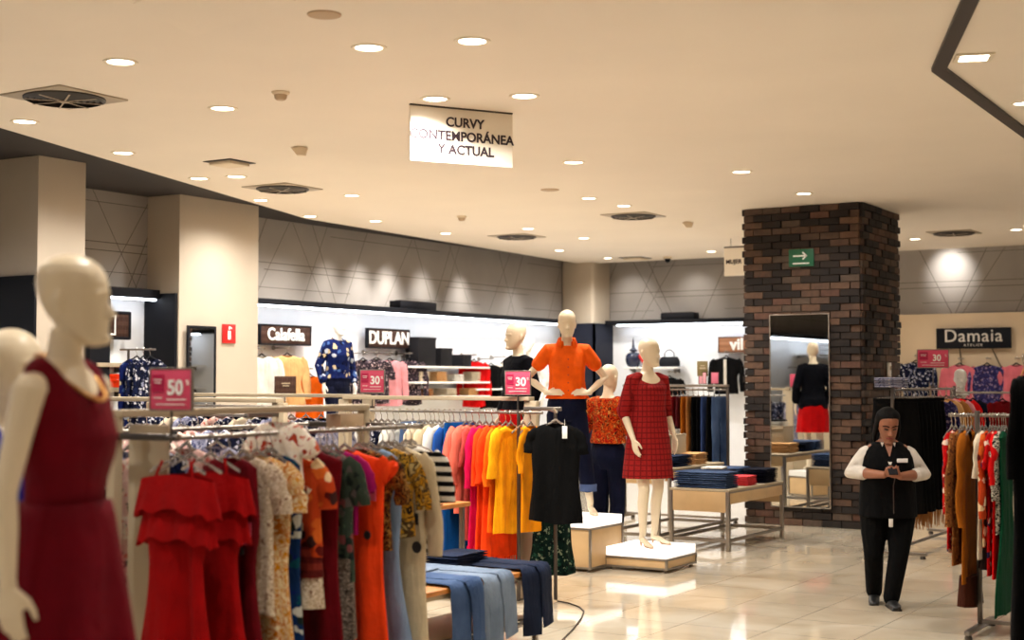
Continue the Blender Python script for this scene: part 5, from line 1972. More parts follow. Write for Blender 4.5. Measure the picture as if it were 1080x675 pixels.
# ------------------------------------------------------------------ steel jeans tables by the pillar
def steel_table(label, x0, x1, y0, y1, h, fascia=.2):
    e = empty('display_table', ((x0 + x1) / 2, (y0 + y1) / 2, 0))
    tag(e, label, 'table')
    w, d = x1 - x0, y1 - y0
    MB().box((0, 0, h - .012), (w, d, .024), b=.004).build('top', M_cream, e)
    for s in (-1, 1):
        MB().box((0, s * (d / 2 - .012), h - .024 - fascia / 2), (w - .07, .018, fascia), b=.003).build('fascia', M_wood_pale, e)
    mb = MB()
    for s in (-1, 1):
        mb.box((s * (w / 2 - .012), 0, h - .024 - fascia * .3), (.018, d - .07, fascia * .6), b=.003)
    mb.build('side_panel', M_wood_pale, e)
    for sx in (-1, 1):
        for sy in (-1, 1):
            MB().box((sx * (w / 2 - .017), sy * (d / 2 - .017), (h - .025) / 2), (.036, .036, h - .025), b=.003).build('leg', M_steel, e)
    mb = MB()
    for s in (-1, 1):
        mb.box((0, s * (d / 2 - .017), .10), (w - .07, .024, .034), b=.003)
        mb.box((s * (w / 2 - .017), 0, .10), (.024, d - .07, .034), b=.003)
        mb.box((s * (w / 2 - .017), 0, h - .028), (.030, d - .03, .024), b=.003)
    mb.build('stretcher', M_steel, e)
    return e


c = onz(769, 582)
TX1, TY0 = c.x, c.y
steel_table('low steel-legged table of folded jeans in front of the brick pillar', TX1 - .64, TX1, TY0, TY0 + 1.47, .60)
steel_table('taller steel-legged table of folded jeans behind the plaid dress mannequin', TX1 - 1.48, TX1 - .80, TY0 + .10, TY0 + 1.75, .76, .12)
# jeans on the low table
tx = TX1 - .64
pile('folded_jeans', F['jeansfold'], 'folded blue jeans at the near corner of the low steel table', 'jeans', (tx + .30, TY0 + .22, .601), 4, .56, .36, .040, .03, 'blue jeans on the near corner of the low steel table')
pile('folded_jeans', F['jeansdk'], 'folded dark jeans in the middle of the low steel table', 'jeans', (tx + .20, TY0 + .66, .601), 4, .36, .38, .038, 0, 'dark jeans in the middle of the low steel table')
pile('folded_jeans', F['jeansfold'], 'folded blue jeans beside the navy trousers at the pillar end of the low steel table', 'jeans', (tx + .18, TY0 + 1.14, .601), 4, .34, .38, .038, 0, 'blue jeans at the pillar end of the low steel table')
pile('folded_trousers', F['navy'], 'folded navy trousers at the pillar end of the low steel table', 'trousers', (tx + .49, TY0 + 1.18, .601), 4, .26, .42, .036, .04, 'navy trousers on the pillar end of the low steel table')
M_coral = fabric('coral_pink', S(232, 106, 110))
pile('folded_tee', M_coral, 'coral pink folded tops among the jeans on the low steel table', 'top', (tx + .51, TY0 + .68, .601), 4, .20, .26, .024, 0, 'coral tops on the low steel table')
folded('folded_shirt', F['white'], 'white folded shirt laid over the jeans on the low steel table', 'shirt', (tx + .20, TY0 + .66, .601 + 4 * .039 + .001), .22, .3, .022, .2)
# jeans and box on the taller table
ux = TX1 - 1.48
pile('folded_jeans', F['jeansfold'], 'folded mid blue jeans at the near end of the taller steel table', 'jeans', (ux + .34, TY0 + .36, .761), 3, .56, .40, .040, 0, 'mid blue jeans at the near end of the taller table')
pile('folded_jeans', F['jeansdk'], 'folded dark jeans beside the beige tops on the taller steel table', 'jeans', (ux + .47, TY0 + .80, .761), 3, .36, .40, .040, 0, 'dark jeans beside the beige tops on the taller table')
pile('folded_tee', F['beige'], 'folded beige tops at the pillar end of the taller steel table', 'top', (ux + .46, TY0 + 1.28, .761), 4, .32, .34, .030, 0, 'beige tops on the taller table')
e = empty('display_box', (ux + .26, TY0 + 1.06, .761))
tag(e, 'cream open-fronted box holding folded white tops on the taller steel table', 'box')
mb = MB()
for s in (-1, 1):
    mb.box((s * .19, 0, .155), (.018, .34, .31), b=.003)
mb.box((0, 0, .009), (.36, .34, .018), b=.003).box((0, .16, .155), (.36, .018, .28), b=.003)
mb.build('box', M_cream, e)
MB().box((0, 0, .318), (.40, .36, .018), b=.003).build('lid', M_cream, e)
pile('folded_tee', F['white'], 'white folded tops on the cream box of the taller steel table', 'top', (ux + .26, TY0 + 1.06, .761 + .328), 2, .32, .28, .026, 0, 'white tops on the cream box')
folded('folded_tee', F['bw_stripe'], 'dark striped folded top crowning the white ones on the cream box', 'top', (ux + .26, TY0 + 1.06, .761 + .328 + .056), .28, .26, .024)


def straight_rack(name, label, loc, rz, L, z, depth=.5, base='h', header=True):
    """free-standing rail between two posts with floor bars"""
    e = empty(name, loc, rz)
    tag(e, label, 'clothes rack')
    MB().tube([(0, 0, z), (L, 0, z)], .012, 12).build('hanging_rail', M_steel, e)
    if header:
        MB().box((L / 2, 0, z + .045), (L + .03, .05, .03), b=.004).build('header_bar', M_steel, e)
    for s in (0, L):
        MB().box((s, 0, (z + .03) / 2 + .02), (.030, .030, z + .03 - .04), b=.003).build('post', M_dsteel, e)
        MB().box((s, 0, .045), (.036, depth, .03), b=.004).build('floor_bar', M_steel, e)
        for t in (-1, 1):
            MB().lathe([(.0005, 0), (.024, 0), (.026, .01), (.020, .028), (.0005, .03)], 14, c=(s, t * (depth / 2 - .04), 0)).build('foot', M_dsteel, e)
    MB().box((L / 2, 0, .075), (L - .03, .026, .026), b=.003).build('stretcher', M_steel, e)
    return e


# ---- trousers rack by the pillar
BX0, BX1, BY = -7.92, -6.60, 15.36
straight_rack('clothes_rack', 'steel rack of skirts and trousers tight against the brick pillar', (BX0, BY, 0), 0, BX1 - BX0 + .02, 1.56)
seq = [('navy', 'skirt', 'navy skirt at the far end of the rack against the brick pillar'), ('brightred', 'trousers', 'bright red trousers next to the navy skirt by the brick pillar'), ('beige', 'trousers', 'tan beige trousers beside the bright red pair'),
       ('wine', 'skirt', 'wine red skirt between the beige trousers and the plum skirt'), ('plum', 'skirt', 'plum brown skirt beside the wine red one'), ('ochre', 'trousers', 'ochre trousers on the rack by the brick pillar'),
       ('tan', 'trousers', 'lighter tan trousers next to the ochre pair by the pillar'), ('black', 'trousers', 'black trousers just after the tan pair'), ('black2', 'trousers', 'soft black trousers second after the tan pair'),
       ('slate', 'trousers', 'slate blue wide trousers between black ones on the pillar rack'), ('black', 'skirt', 'long black skirt between the two slate blue pieces'), ('jeans', 'trousers', 'blue trousers outermost on the rack, touching the brick pillar')]
for i, (m, kd, lb) in enumerate(seq):
    garment(kd, F[m], kd, lb, kd if kd == 'trousers' else 'skirt', (BX1 - .085 - (11 - i) * .066, BY, 1.56), pi / 2 + rnd.uniform(-.06, .06), L=rnd.uniform(.92, 1.0), hlabel='clip hanger on the rack against the brick pillar', hgroup='clip hangers by the brick pillar', wsh=.19, legw=.095, legd=.022, depth=.018, fold=.008)

p = at(719, 400, 16.2)
e = empty('rack_sign', (p.x, BY, 1.64), radians(25))
tag(e, 'small olive sign on a stem above the rack by the brick pillar', 'sign')
MB().box((0, 0, .165), (.125, .010, .175), b=.003).build('card', solid('olive_card', S(128, 112, 72), .5, var=.05), e)
MB().tube([(0, 0, .0), (0, 0, .08)], .006, 8).build('stem', M_steel, e)
MB().box((0, -.0065, .17), (.07, .003, .02)).box((0, -.0065, .20), (.05, .003, .012)).build('print', M_cream, e, 0)
for px, lb in ((741, 'small pale pink framed card on the rack by the brick pillar'), (754, 'small deeper pink framed card beside the pale one on the pillar rack')):
    p = onplane(px, 400, 1, BY)
    e = empty('price_card', (p.x, BY, 1.621), radians(12))
    tag(e, lb, 'card')
    MB().box((0, 0, .075), (.085, .008, .13), b=.002).build('card', solid('pale_pink_card', S(228, 160, 170), .5) if px == 741 else solid('deep_pink_card', S(214, 112, 136), .5), e)
    mb = MB()
    for s in (-1, 1):
        mb.box((s * .045, 0, .075), (.006, .014, .145)).box((0, 0, .075 + s * .069), (.09, .014, .006))
    mb.build('frame', M_plank, e, 0)

# ---- rack D: black skirts with fringe, behind the woman
DX, DY0, DY1 = -4.05, 13.42, 15.55
straight_rack('clothes_rack', 'steel rack of long black skirts behind the woman in the vest', (DX, DY0 - .04, 0), pi / 2, DY1 - DY0 + .1, 1.58, .62, header=False)
for i in range(8):
    y = DY0 + .05 + i * .135
    fr = (fringe_part(F['tan'], .24, -1.12 - .055, 18, .16, .035),) if i in (2, 4, 6) else ()
    garment('skirt', F['black'] if i % 2 else F['black2'], 'long_skirt', 'long black skirt with tan fringed hem on the rack behind the woman' if fr else 'plain long black skirt on the rack behind the woman', 'skirt', (DX, y, 1.58), rnd.uniform(-.08, .08),
            group='fringed black skirts behind the woman' if fr else 'plain black skirts behind the woman', L=1.12, wsh=.21, wh=.26, extra=fr, hlabel='clip hanger on the rack of black skirts', hgroup='clip hangers of the black skirts')
for i, (m, kd, lb) in enumerate((('purple_fl', 'blouse', 'violet floral blouse following the black skirts on their rack'), ('beige', 'tunic', 'beige tunic beyond the violet floral blouse'), ('tan', 'tunic', 'tan brown tunic on the rack end near the display head'),
                                 ('pinkdust', 'tunic', 'pale pink tunic beside the tan one near the display head'), ('brightred', 'tunic', 'bright red tunic second from the end of the black skirt rack'), ('navy', 'blouse', 'dark blue blouse at the very end of the black skirt rack'))):
    garment(kd, F[m], kd, lb, kd, (DX + .02 * i, DY0 + 1.17 + i * .16, 1.58), rnd.uniform(-.08, .08), wsh=.22, wb=.24, wh=.30, hlabel='clear hanger at the end of the black skirt rack', hgroup='clear hangers on the black skirt rack', L=.9)
p = onplane(982, 389, 0, DX)
promo_sign((DX + .02, p.y, 1.80), radians(20), .31, .185, '30', 'wide pink 30% sign in front of the beige wall, above the black skirts', .20)
# pile of folded grey things lying over the rail end
pile('folded_tee', F['bluegrey_fl'], 'grey print tops folded over the rail end of the black skirt rack', 'top', (DX - .02, DY0 - .02, 1.605), 3, .30, .18, .030, .2, 'grey tops on the black skirt rack')

# ---- rack E: red and tan clothes
c = onz(1034, 667)
EX, EY = c.x, c.y
straight_rack('clothes_rack', 'steel rack of red, tan and zebra clothes close to the woman', (EX, EY, 0), 0, 1.2, 1.44, .7, header=False)
e_rows = [(-.145, 'blouse', 'red_fl', 'red_blouse', 'red floral blouse peeking out first on the rack beside the tan coat', dict(L=.8, sl=.5)),
          (-.108, 'coat', 'snake', 'reptile_coat', 'gold brown reptile print coat on the rack of red clothes', dict(L=.88, tag=(-.20, -.05, -.55, M_paper, .10, .035))),
          (-.062, 'coat', 'ochre', 'tan_coat', 'long plain tan coat on the rack of red clothes', dict(L=1.0, extra=(hem_part(F['brown'], .19, .17, -1.06, -1.26, 3),))),
          (.052, 'tunic', 'offwhite', 'cream_tunic', 'slim off-white tunic after the tan coat on the rack of red clothes', dict(L=.84)),
          (.082, 'blouse', 'rust_tile', 'print_blouse', 'rust print blouse with brown hem on the rack of red clothes', dict(L=.75, extra=(hem_part(F['dkbrown'], .19, .2, -.82, -1.0, 5),))),
          (.118, 'tunic', 'red_fl', 'red_tunic', 'red tunic with pale flowers beside the zebra blouse', dict(L=.92, sl=.2)),
          (.138, 'tunic', 'brightred', 'red_tunic', 'plain bright red tunic next to the zebra blouse', dict(L=.95, sl=.3)),
          (.158, 'blouse', 'zebra', 'zebra_blouse', 'black and white zebra blouse beside the emerald dress', dict(L=.66, sl=.4)),
          (.25, 'dress', 'green', 'green_dress', 'long emerald green dress near the right-hand tall black dresses', dict(L=1.18, wh=.43, wsh=.19))]
e_rows[-1] = (.182, 'dress', 'green', 'green_dress', 'long emerald green dress hanging beside the tall black dresses', dict(L=1.18, wh=.43, wsh=.19))
e_rows = [(r[0] + .0, *r[1:]) for r in e_rows]
rkE = [o for o in scene.objects if o.get('label', '').startswith('steel rack of red, tan')][0]
MB().tube([(-.19, 0, 1.44), (.0, 0, 1.44)], .012, 12).build('rail_end', M_steel, rkE)
for dx, kd, m, nm, lb, k in e_rows:
    garment(kd, F[m], nm, lb, nm.split('_')[-1], (EX + dx, EY, 1.44), pi / 2 + rnd.uniform(-.04, .04), hlabel='clear hanger on the rack of red and tan clothes', hgroup='hangers on the red and tan rack', depth=.014, fold=.006, flare=.004, **k)
for dx in (-.17, -.09, -.04, .03, .10, .17, .245):
    hanger('clear', (EX + dx, EY, 1.44), pi / 2 + rnd.uniform(-.08, .08), 'clear hanger on the rack of red and tan clothes', 'hangers on the red and tan rack')

# ---- tall black dresses at the picture's edge
GX, GY = -1.70, 7.98
straight_rack('clothes_rack', 'tall rack of long black dresses cut by the picture edge', (GX + .06, GY, 0), 0, 1.1, 1.80, .6, header=False)
for i in range(6):
    garment('coat', F['black'] if i % 2 else F['black2'], 'black_dress', 'long black dress on the tall rack at the picture edge', 'dress', (GX + i * .13, GY, 1.80), pi / 2 + rnd.uniform(-.05, .05), group='long black dresses on the tall rack', L=1.50, wsh=.18, wb=.21, wh=.27, sl=.5, neck='round', hang='wood', hlabel='hanger on the tall rack of black dresses', hgroup='hangers of the tall black dresses')

# ------------------------------------------------------------------ things along the walls
WX = -12.06


def wall_hung(px, py, axis, val, kind, m, name, label, cat, turn=0.0, arm=True, **k):
    """a garment on a hanger hooked over a short peg in the wall; py is the level of its shoulders"""
    q = onplane(px, py, axis, val)
    rz = (pi / 2 if axis == 0 else 0.0) + turn
    z = q.z + .115
    if arm:
        e = empty('wall_peg', (q.x, q.y, z))
        tag(e, 'steel peg in the display wall carrying a hanger', 'peg', 'pegs in the display walls')
        if axis == 0:
            MB().tube([(.05, 0, -.002), (-.24, 0, -.002)], .0095, 10).build('rod', M_steel, e)
            MB().lathe([(.0005, 0), (.03, 0), (.03, .012), (.0005, .012)], 14).xf(Matrix.Translation((-.24, 0, 0)) @ Matrix.Rotation(pi / 2, 4, 'Y')).build('rosette', M_steel, e)
        else:
            MB().tube([(0, -.05, -.002), (0, 22.1 - q.y - .002, -.002)], .0095, 10).build('rod', M_steel, e)
            MB().lathe([(.0005, 0), (.03, 0), (.03, .012), (.0005, .012)], 14).xf(Matrix.Translation((0, 22.1 - q.y - .012, 0)) @ Matrix.Rotation(-pi / 2, 4, 'X')).build('rosette', M_steel, e)
    return garment(kind, F[m], name, label, cat, (q.x, q.y, z), rz, hang='black', hlabel='dark hanger on a display wall peg', hgroup='dark hangers on the display walls', **k)


T = radians(-22)
wall_hung(276, 377, 0, WX, 'blouse', 'white', 'white_blouse', 'white blouse hung below the Calafella sign, beside the pillar', 'blouse', T, wsh=.22, wb=.24, wh=.26)
wall_hung(303, 376, 0, WX, 'blouse', 'beige', 'beige_blouse', 'beige blouse hung below the Calafella sign', 'blouse', T, wsh=.23, wb=.25, wh=.27)
wall_hung(327, 398, 0, WX, 'top', 'orangebr', 'orange_tee', 'bright orange top beside the beige blouse on the long wall', 'top', T, wsh=.19)
wall_hung(383, 381, 0, WX, 'blouse', 'dots', 'spotted_blouse', 'spotted dark blouse between the print shirt mannequin and the pink blouse', 'blouse', T, wsh=.21)
wall_hung(397, 380, 0, WX, 'top', 'dots', 'spotted_tee', 'spotted short top under the DUPLAN sign, touching the pink blouse', 'top', T, wsh=.20)
wall_hung(411, 381, 0, WX, 'blouse', 'pinkdust', 'pink_blouse', 'pale pink blouse hung under the DUPLAN sign', 'blouse', T, wsh=.21)
wall_hung(432, 381, 0, WX, 'blouse', 'dots', 'spotted_blouse', 'spotted dark blouse between the pink blouse and the shelves', 'blouse', T, wsh=.22)
wall_hung(500, 382, 0, WX, 'blouse', 'brightred', 'red_jacket', 'bright red jacket hung on the long wall after the shelves', 'jacket', T, wsh=.21, L=.7)
wall_hung(518, 386, 0, WX, 'blouse', 'black', 'black_tee', 'black top hung between the red jacket and the white blouse on the long wall', 'top', T, wsh=.21, L=.68)
wall_hung(531, 384, 0, WX, 'blouse', 'white', 'white_blouse', 'white blouse on the long wall behind the navy jacket mannequin', 'blouse', T, wsh=.20)

q = onplane(301, 406, 0, WX + .22)
e = empty('shop_card', q, pi / 2)
tag(e, 'small brown card standing in front of the beige blouse', 'sign')
MB().box((0, 0, 0), (.40, .014, .22), b=.003).build('card', M_plank, e)
MB().box((0, -.009, .02), (.16, .003, .012)).box((0, -.009, -.01), (.12, .003, .010)).build('print', M_cream, e, 0)
MB().tube([(0, .008, -.1), (0, .008, -.30)], .007, 8).build('stem', M_dsteel, e)


def wall_shelf(label, p, L, axis, d=.34):
    e = empty('display_shelf', p, pi / 2 if axis == 0 else 0)
    tag(e, label, 'shelf')
    MB().box((0, d / 2 - .17, 0), (L, d, .028), b=.004).build('board', M_white, e)
    for s in (-.42, .42):
        MB().loft([[Vector((s * L - .006, d - .19, -.015)), Vector((s * L + .006, d - .19, -.015)), Vector((s * L + .006, d - .19, -.09)), Vector((s * L - .006, d - .19, -.09))],
                   [Vector((s * L - .006, -.1, -.015)), Vector((s * L + .006, -.1, -.015)), Vector((s * L + .006, -.1, -.03)), Vector((s * L - .006, -.1, -.03))]]).build('bracket', M_dsteel, e, 0)
    return e


SX = -12.10
shl = [(469, 387.5, 'upper white shelf with black boxes on the long display wall'), (469, 403.5, 'middle white shelf of folded clothes on the long display wall'), (469, 418.5, 'lowest white shelf of folded clothes on the long display wall')]
sh_pos = []
for px, py, lb in shl:
    q = onplane(px, py, 0, SX)
    wall_shelf(lb, q, 2.0, 0)
    sh_pos.append(q)
for dy, w, h, lb in ((-.62, .44, .42, 'tallest black box on the upper wall shelf'), (-.12, .30, .27, 'middle-sized black box on the upper wall shelf'), (.44, .22, .18, 'smallest black box on the upper wall shelf')):
    e = empty('display_box', (SX, sh_pos[0].y + dy, sh_pos[0].z + .015), pi / 2)
    tag(e, lb, 'box')
    MB().box((0, 0, h / 2), (w, .24, h), b=.006).build('box', solid('dark_box', S(20, 18, 22), .7, spec=.2), e)
    MB().box((0, 0, h - .02), (w + .008, .248, .036), b=.004).build('lid', solid('dark_lid', S(24, 22, 26), .7, spec=.2), e)
for k, (dy, m, lb) in enumerate(((-.7, 'offwhite', 'folded off-white knits at the pillar end of the middle wall shelf'), (-.25, 'beige', 'folded beige knits on the middle wall shelf'), (.2, 'white', 'folded white knits on the middle wall shelf'), (.65, 'offwhite', 'folded off-white knits by the red jacket on the middle wall shelf'))):
    pile('folded_knit', F[m], lb, 'knit', (SX, sh_pos[1].y + dy, sh_pos[1].z + .015), 4 if k != 2 else 3, .26, .30, .036, pi / 2, lb + ' pile')
for k, (dy, m, lb) in enumerate(((-.6, 'tan', 'folded tan knits on the lowest wall shelf'), (.0, 'offwhite', 'folded cream knits on the lowest wall shelf'), (.6, 'beige', 'folded beige knits on the lowest wall shelf'))):
    pile('folded_knit', F[m], lb, 'knit', (SX, sh_pos[2].y + dy, sh_pos[2].z + .015), 3, .26, .30, .036, pi / 2, lb + ' pile')
q = onplane(525, 410.5, 0, SX)
wall_shelf('white shelf under the black top on the long display wall', q, 1.7, 0)

# black fixture boxes above the niches
for axis, val, px, py, L, lb in ((0, -12.12, 436, 329, .9, 'low black box on the frame of the long display wall'), (1, 21.95, 717, 340, .62, 'low black box on the frame of the end display wall')):
    q = onplane(px, py, axis, val)
    e = empty('fixture_box', (q.x, q.y, NZ + .077), pi / 2 if axis == 0 else 0)
    tag(e, lb, 'fixture')
    MB().box((0, 0, .055), (L, .20, .11), b=.008).build('box', M_black, e)
    MB().box((0, -.02, .115), (L * .86, .12, .012), b=.003).build('cover', M_dsteel, e)

# end wall: shelf, spired vase, bag, jacket
BYW = 21.93
q = onplane(690, 388, 1, BYW)
wall_shelf('white shelf with the dark spired vase on the end display wall', (q.x, q.y, q.z), 1.0, 1, .32)
zsh = q.z + .016
v = onplane(668, 386, 1, BYW - .02)
prof = [(.0005, 0), (.085, 0), (.12, .05), (.135, .12), (.13, .19), (.105, .23), (.06, .25), (.055, .27), (.075, .285), (.06, .305), (.028, .33), (.018, .40), (.010, .48), (.0005, .52)]
e = empty('vase', (v.x, v.y, zsh))
tag(e, 'dark navy vase with a tall spire on the end wall shelf', 'vase')
MB().lathe(prof[:7], 28).build('body', solid('navy_glaze', S(34, 40, 62), .25), e)
MB().lathe([(.0005, .249)] + prof[7:], 24).build('spire', solid('navy_glaze_dark', S(28, 32, 52), .3), e)
v2 = onplane(678, 386, 1, BYW - .05)
e = empty('ornament_heart', (v2.x, v2.y, zsh))
tag(e, 'small red ornament beside the dark spired vase', 'ornament')
mb = MB().lathe([(.0005, 0), (.05, 0), (.05, .012), (.01, .02), (.01, .07), (.0005, .075)], 16)
mb.build('foot', M_dsteel, e)
mb = MB().capsule([(-.035, 0, .185), (0, 0, .085)], [.045, .022], 12).capsule([(.035, 0, .185), (0, 0, .085)], [.045, .022], 12)
mb.build('heart', M_red, e)
v3 = onplane(706, 386, 1, BYW - .02)
e = empty('handbag', (v3.x, v3.y, zsh))
tag(e, 'black handbag on the end wall shelf behind the plaid mannequin', 'handbag')
MB().loft([ell((0, 0, 0.002), .19, .075, 28), ell((0, 0, .05), .20, .08, 28), ell((0, 0, .12), .185, .07, 28), ell((0, 0, .17), .15, .045, 28)]).build('body', M_black, e)
MB().tube([(-.09, 0, .16), (-.085, 0, .24), (-.03, 0, .285), (.03, 0, .285), (.085, 0, .24), (.09, 0, .16)], .010, 10).build('handle', M_black, e)
wall_hung(706, 399, 1, 21.86, 'top', 'black', 'black_tee', 'black top hung under the end wall shelf beside the plaid mannequin', 'top', 0, wsh=.20, L=.5)
wall_hung(766, 378, 1, 21.86, 'blouse', 'black2', 'black_cardigan', 'black cardigan with white edging below the pale wood sign', 'cardigan', 0, wsh=.23, wb=.25, L=.6, extra=(lambda root: MB().box((0, -.05, -.36), (.05, .012, .46), b=.004).build('white_edging', F['white'], root),))

# Damaia wall
DYW = 21.70
def damaia(px, py, kind, m, name, label, cat, **k):
    return wall_hung(px, py, 1, DYW, kind, m, name, label, cat, 0.0, **k)


damaia(966, 383, 'blouse', 'navy_fl', 'print_blouse', 'blue and white print blouse on the beige wall behind the wide pink sign', 'blouse', wsh=.22)
damaia(1012, 386, 'blouse', 'pink', 'pink_cardigan', 'pink cardigan on the beige wall behind the white display head', 'cardigan', wsh=.21, wb=.23)
damaia(1041, 386, 'blouse', 'purple_fl', 'floral_blouse', 'violet floral blouse hung below the Damaia sign', 'blouse', wsh=.21, wb=.24, L=.95)
damaia(1072, 386, 'blouse', 'pink', 'pink_blouse', 'pink blouse on the beige wall by the tall black dresses', 'blouse', wsh=.2)
garment('top', F['brown'], 'brown_tee', 'brown top hung low under the white display head', 'top', onplane(1026, 414, 1, 17.2), .3, L=.8, wsh=.20, hang='black', hlabel='dark hanger on the short rack below the Damaia sign', hgroup='hangers on the short rack below the Damaia sign')
q = onplane(1026, 414, 1, 17.2)
garment('tunic', F['wine'], 'wine_tunic', 'wine red tunic beside the brown top below the violet blouse', 'tunic', (q.x + .34, 17.2, q.z), .9, hang='black', hlabel='dark hanger on the short rack below the Damaia sign', hgroup='hangers on the short rack below the Damaia sign')
straight_rack('clothes_rack', 'short rack of brown and wine clothes below the Damaia sign', (q.x - .25, 17.2, 0), 0, .85, q.z, .5, header=False)
# cords of the Damaia sign
e = empty('sign_cord', (0, 0, 0))
tag(e, 'thin cords hanging down the beige wall from the Damaia sign', 'cord')
for px0, px1 in ((1012, 1016), (1046, 1060)):
    a, b = onplane(px0, 367, 1, 21.89), onplane(px1, 395, 1, 21.89)
    MB().tube([a, a.lerp(b, .5) + Vector((0, -.01, 0)), b], .008, 6).build('cord', M_dsteel, e)

# alcove between the pillars
AX = -11.86
q = onplane(119, 343, 0, AX)
brand = empty('framed_sign', q, pi / 2)
tag(brand, 'dark wood sign with a white frame in the alcove between the pillars', 'sign')
MB().box((0, 0, 0), (.44, .05, .28), b=.004).build('board', M_plank, brand)
mb = MB()
for s in (-1, 1):
    mb.box((s * .22, -.004, 0), (.03, .06, .30), b=.003).box((0, -.004, s * .14), (.44, .06, .03), b=.003)
mb.build('frame', M_black, brand)
mb = MB()
for s in (-1, 1):
    mb.box((-.09 + s * .09, -.034, 0), (.02, .01, .22), b=.002).box((-.09, -.034, s * .10), (.18, .01, .02), b=.002)
mb.build('white_frame', M_white, brand, 0)
for py, lb in ((385, 'upper cream shelf in the alcove between the pillars'), (411, 'lower cream shelf with folded red tops in the alcove between the pillars')):
    q = onplane(115, py, 0, AX)
    e = empty('display_shelf', q, pi / 2)
    tag(e, lb, 'shelf')
    MB().box((.0, .0, 0), (.56, .26, .045), b=.004).build('board', M_cream, e)
    MB().box((-.2, .06, -.05), (.02, .14, .06), b=.003).build('bracket', M_dsteel, e)
    MB().box((.2, .06, -.05), (.02, .14, .06), b=.003).build('bracket', M_dsteel, e)
    if py == 411:
        pile('folded_tee', F['flame'], 'red folded tops on the lower alcove shelf', 'top', (AX + .01, q.y + .02, q.z + .024), 5, .24, .22, .028, pi / 2, 'red tops in the alcove')
e = empty('garment_stand', (-11.58, 10.84, 0), .3)
tag(e, 'slim dark stand holding blue print blouses before the alcove', 'stand')
MB().lathe([(.0005, 0), (.16, 0), (.16, .012), (.03, .03), (.0005, .03)], 24).build('base', M_dsteel, e)
MB().tube([(0, 0, .02), (0, 0, 2.0)], .014, 10).build('post', M_dsteel, e)
q = onplane(141, 360, 0, -11.3)
MB().tube([(-.1, 0, 2.0), (.32, 0, 2.0)], .011, 10).build('arm', M_steel, e)
for t, m, lb in ((.10, 'blueprint', 'blue flower print blouse on the stand before the alcove'), (.18, 'navy_fl', 'navy ditsy blouse in the middle of the alcove stand'), (.26, 'navy_fl', 'navy ditsy blouse with white tag at the tip of the alcove stand')):
    mat = M_blueprint if m == 'blueprint' else F[m]
    garment('blouse', mat, 'print_blouse', lb, 'blouse', (-11.58 + t * cos(.3), 10.84 + t * sin(.3), 2.0), .3 + pi / 2 - .5, L=.8, wsh=.15, wb=.16, ww=.16, wh=.17, sw0=.045, sw1=.04, out=.02, depth=.018, fold=.008, hang='black', hlabel='dark hanger on the alcove stand', hgroup='hangers on the alcove stand', tag=(.12, -.05, -.3, M_paper) if 'tip' in lb else None)

# entry wall (seen in the tall mirror): shelves, bags and tops
for i, (m, lb) in enumerate((('plum', 'plum top on the entry wall, seen in the tall mirror'), ('tan', 'tan top on the entry wall, seen in the tall mirror'), ('brown', 'brown top on the entry wall, seen in the tall mirror'), ('rose', 'dusty rose top on the entry wall, seen in the tall mirror'), ('beige', 'beige top on the entry wall, seen in the tall mirror'), ('dkbrown', 'dark brown top on the entry wall, seen in the tall mirror'))):
    garment('blouse', F[m], 'wall_tee', lb, 'top', (-11.45, -2.6 + i * .55, 1.95), pi / 2 - .3, hang='black', hlabel='dark hanger on the entry wall rail', hgroup='hangers on the entry wall rail')
e = empty('wall_rail', (-11.45, -2.9, 1.95))
tag(e, 'steel rail of tops along the entry wall, seen in the tall mirror', 'rail')
MB().tube([(0, 0, 0), (0, 3.4, 0)], .011, 10).build('rail', M_steel, e)
MB().box((-.17, .2, 0), (.34, .03, .03), b=.003).build('bracket', M_steel, e)
MB().box((-.17, 3.2, 0), (.34, .03, .03), b=.003).build('bracket', M_steel, e)
wall_shelf('white shelf high on the entry wall, seen in the tall mirror', (-11.6, -1.4, 2.25), 3.0, 0)
e = empty('wire_basket', (-11.6, -1.9, 2.266), pi / 2)
tag(e, 'black wire basket on the entry wall shelf, seen in the tall mirror', 'basket')
mb = MB()
for z in (.01, .12, .24):
    mb.tube([(-.25, -.12, z), (.25, -.12, z), (.25, .12, z), (-.25, .12, z), (-.25, -.12, z)], .006, 6)
for x in (-.25, -.08, .08, .25):
    for y in (-.12, .12):
        mb.tube([(x, y, .01), (x, y, .24)], .005, 6)
mb.build('wire', M_black, e)
MB().box((0, 0, .008), (.5, .24, .008), b=.002).build('floor_plate', M_black, e)

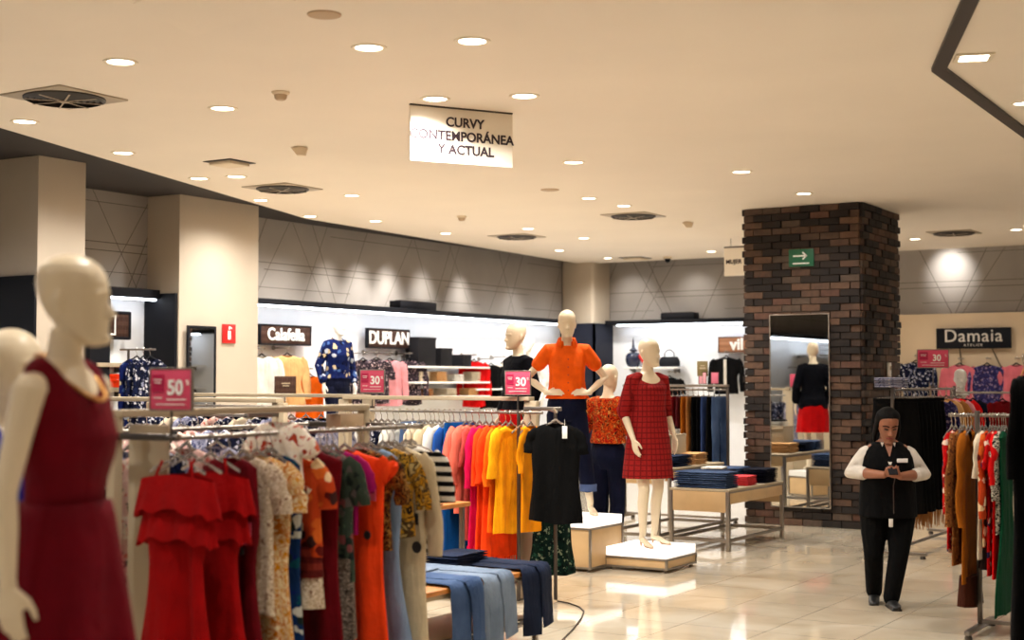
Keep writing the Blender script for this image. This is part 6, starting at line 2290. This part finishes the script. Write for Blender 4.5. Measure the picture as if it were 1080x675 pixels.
# white display past the beige wall, seen in the pillar mirror
for z, lb in ((1.05, 'lowest white shelf past the beige wall, seen in the pillar mirror'), (1.5, 'middle white shelf past the beige wall, seen in the pillar mirror'), (1.95, 'top white shelf past the beige wall, seen in the pillar mirror')):
    wall_shelf(lb, (-.9, 21.93, z), 3.2, 1, .32)
for k, (x, z, w_, h_) in enumerate(((-1.9, 1.965, .30, .26), (-1.3, 1.515, .34, .30), (-.7, 1.965, .26, .2), (-1.8, 1.065, .4, .24), (-.5, 1.515, .3, .25))):
    e = empty('display_box', (x, 21.92, z))
    tag(e, 'black box on a white shelf past the beige wall, seen in the pillar mirror', 'box', 'black boxes past the beige wall')
    MB().box((0, 0, h_ / 2), (w_, .22, h_), b=.006).build('box', M_black, e)
    MB().box((0, 0, h_ - .015), (w_ + .008, .228, .03), b=.004).build('lid', M_black, e)

# cable on the floor beside the jeans table
pts = [onz(x, y, .006) for x, y in ((588, 634), (600, 636), (611, 640), (616, 645), (613, 652), (604, 664), (592, 676), (570, 700))]
mb = MB().tube(pts, .0055, 8)
tag(mb.build('cable', M_dsteel), 'thin dark cable curling over the floor by the rack post', 'cable')

# ------------------------------------------------------------------ light on the scored wall panels
for px, py, w in ((300, 290, 30), (345, 300, 90), (378, 300, 150), (408, 300, 170), (445, 304, 120), (485, 306, 130), (540, 318, 60)):
    q = onplane(px, py, 0, -12.3)
    spot((-11.78, q.y, CEIL - .03), w, (q.x, q.y, q.z - .62), 62, 1.0, rad=.12)
q = onplane(1003, 278, 1, 22.1)
spot((q.x, 21.55, CEIL - .03), 80, (q.x, 22.1, q.z - .1), 75, 1.0)
for px in (668, 735):
    q = onplane(px, 315, 1, 22.1)
    spot((q.x, 21.4, CEIL - .03), 30, (q.x, 22.1, q.z - .2), 80, .9)

# ------------------------------------------------------------------ camera and view
cam = bpy.data.cameras.new('camera')
cam.sensor_width = 36.0
cam.lens = FOC * 36.0 / 1080.0
cam.clip_end = 200
cam.dof.use_dof = True
cam.dof.focus_distance = 11.5
cam.dof.aperture_fstop = 1.7
co = bpy.data.objects.new('camera', cam)
COL.objects.link(co)
co.location = (0, 0, CAMZ)
co.rotation_euler = (pi / 2 + PITCH, 0, PHI)
scene.camera = co

w = bpy.data.worlds.new('world')
scene.world = w
w.use_nodes = True
w.node_tree.nodes['Background'].inputs[0].default_value = (1.0, .86, .7, 1)
w.node_tree.nodes['Background'].inputs[1].default_value = 0.05
vs = scene.view_settings
vs.view_transform = 'Standard'
vs.look = 'None'
vs.gamma = 1.0
vs.exposure = 0.0
vs.use_curve_mapping = False
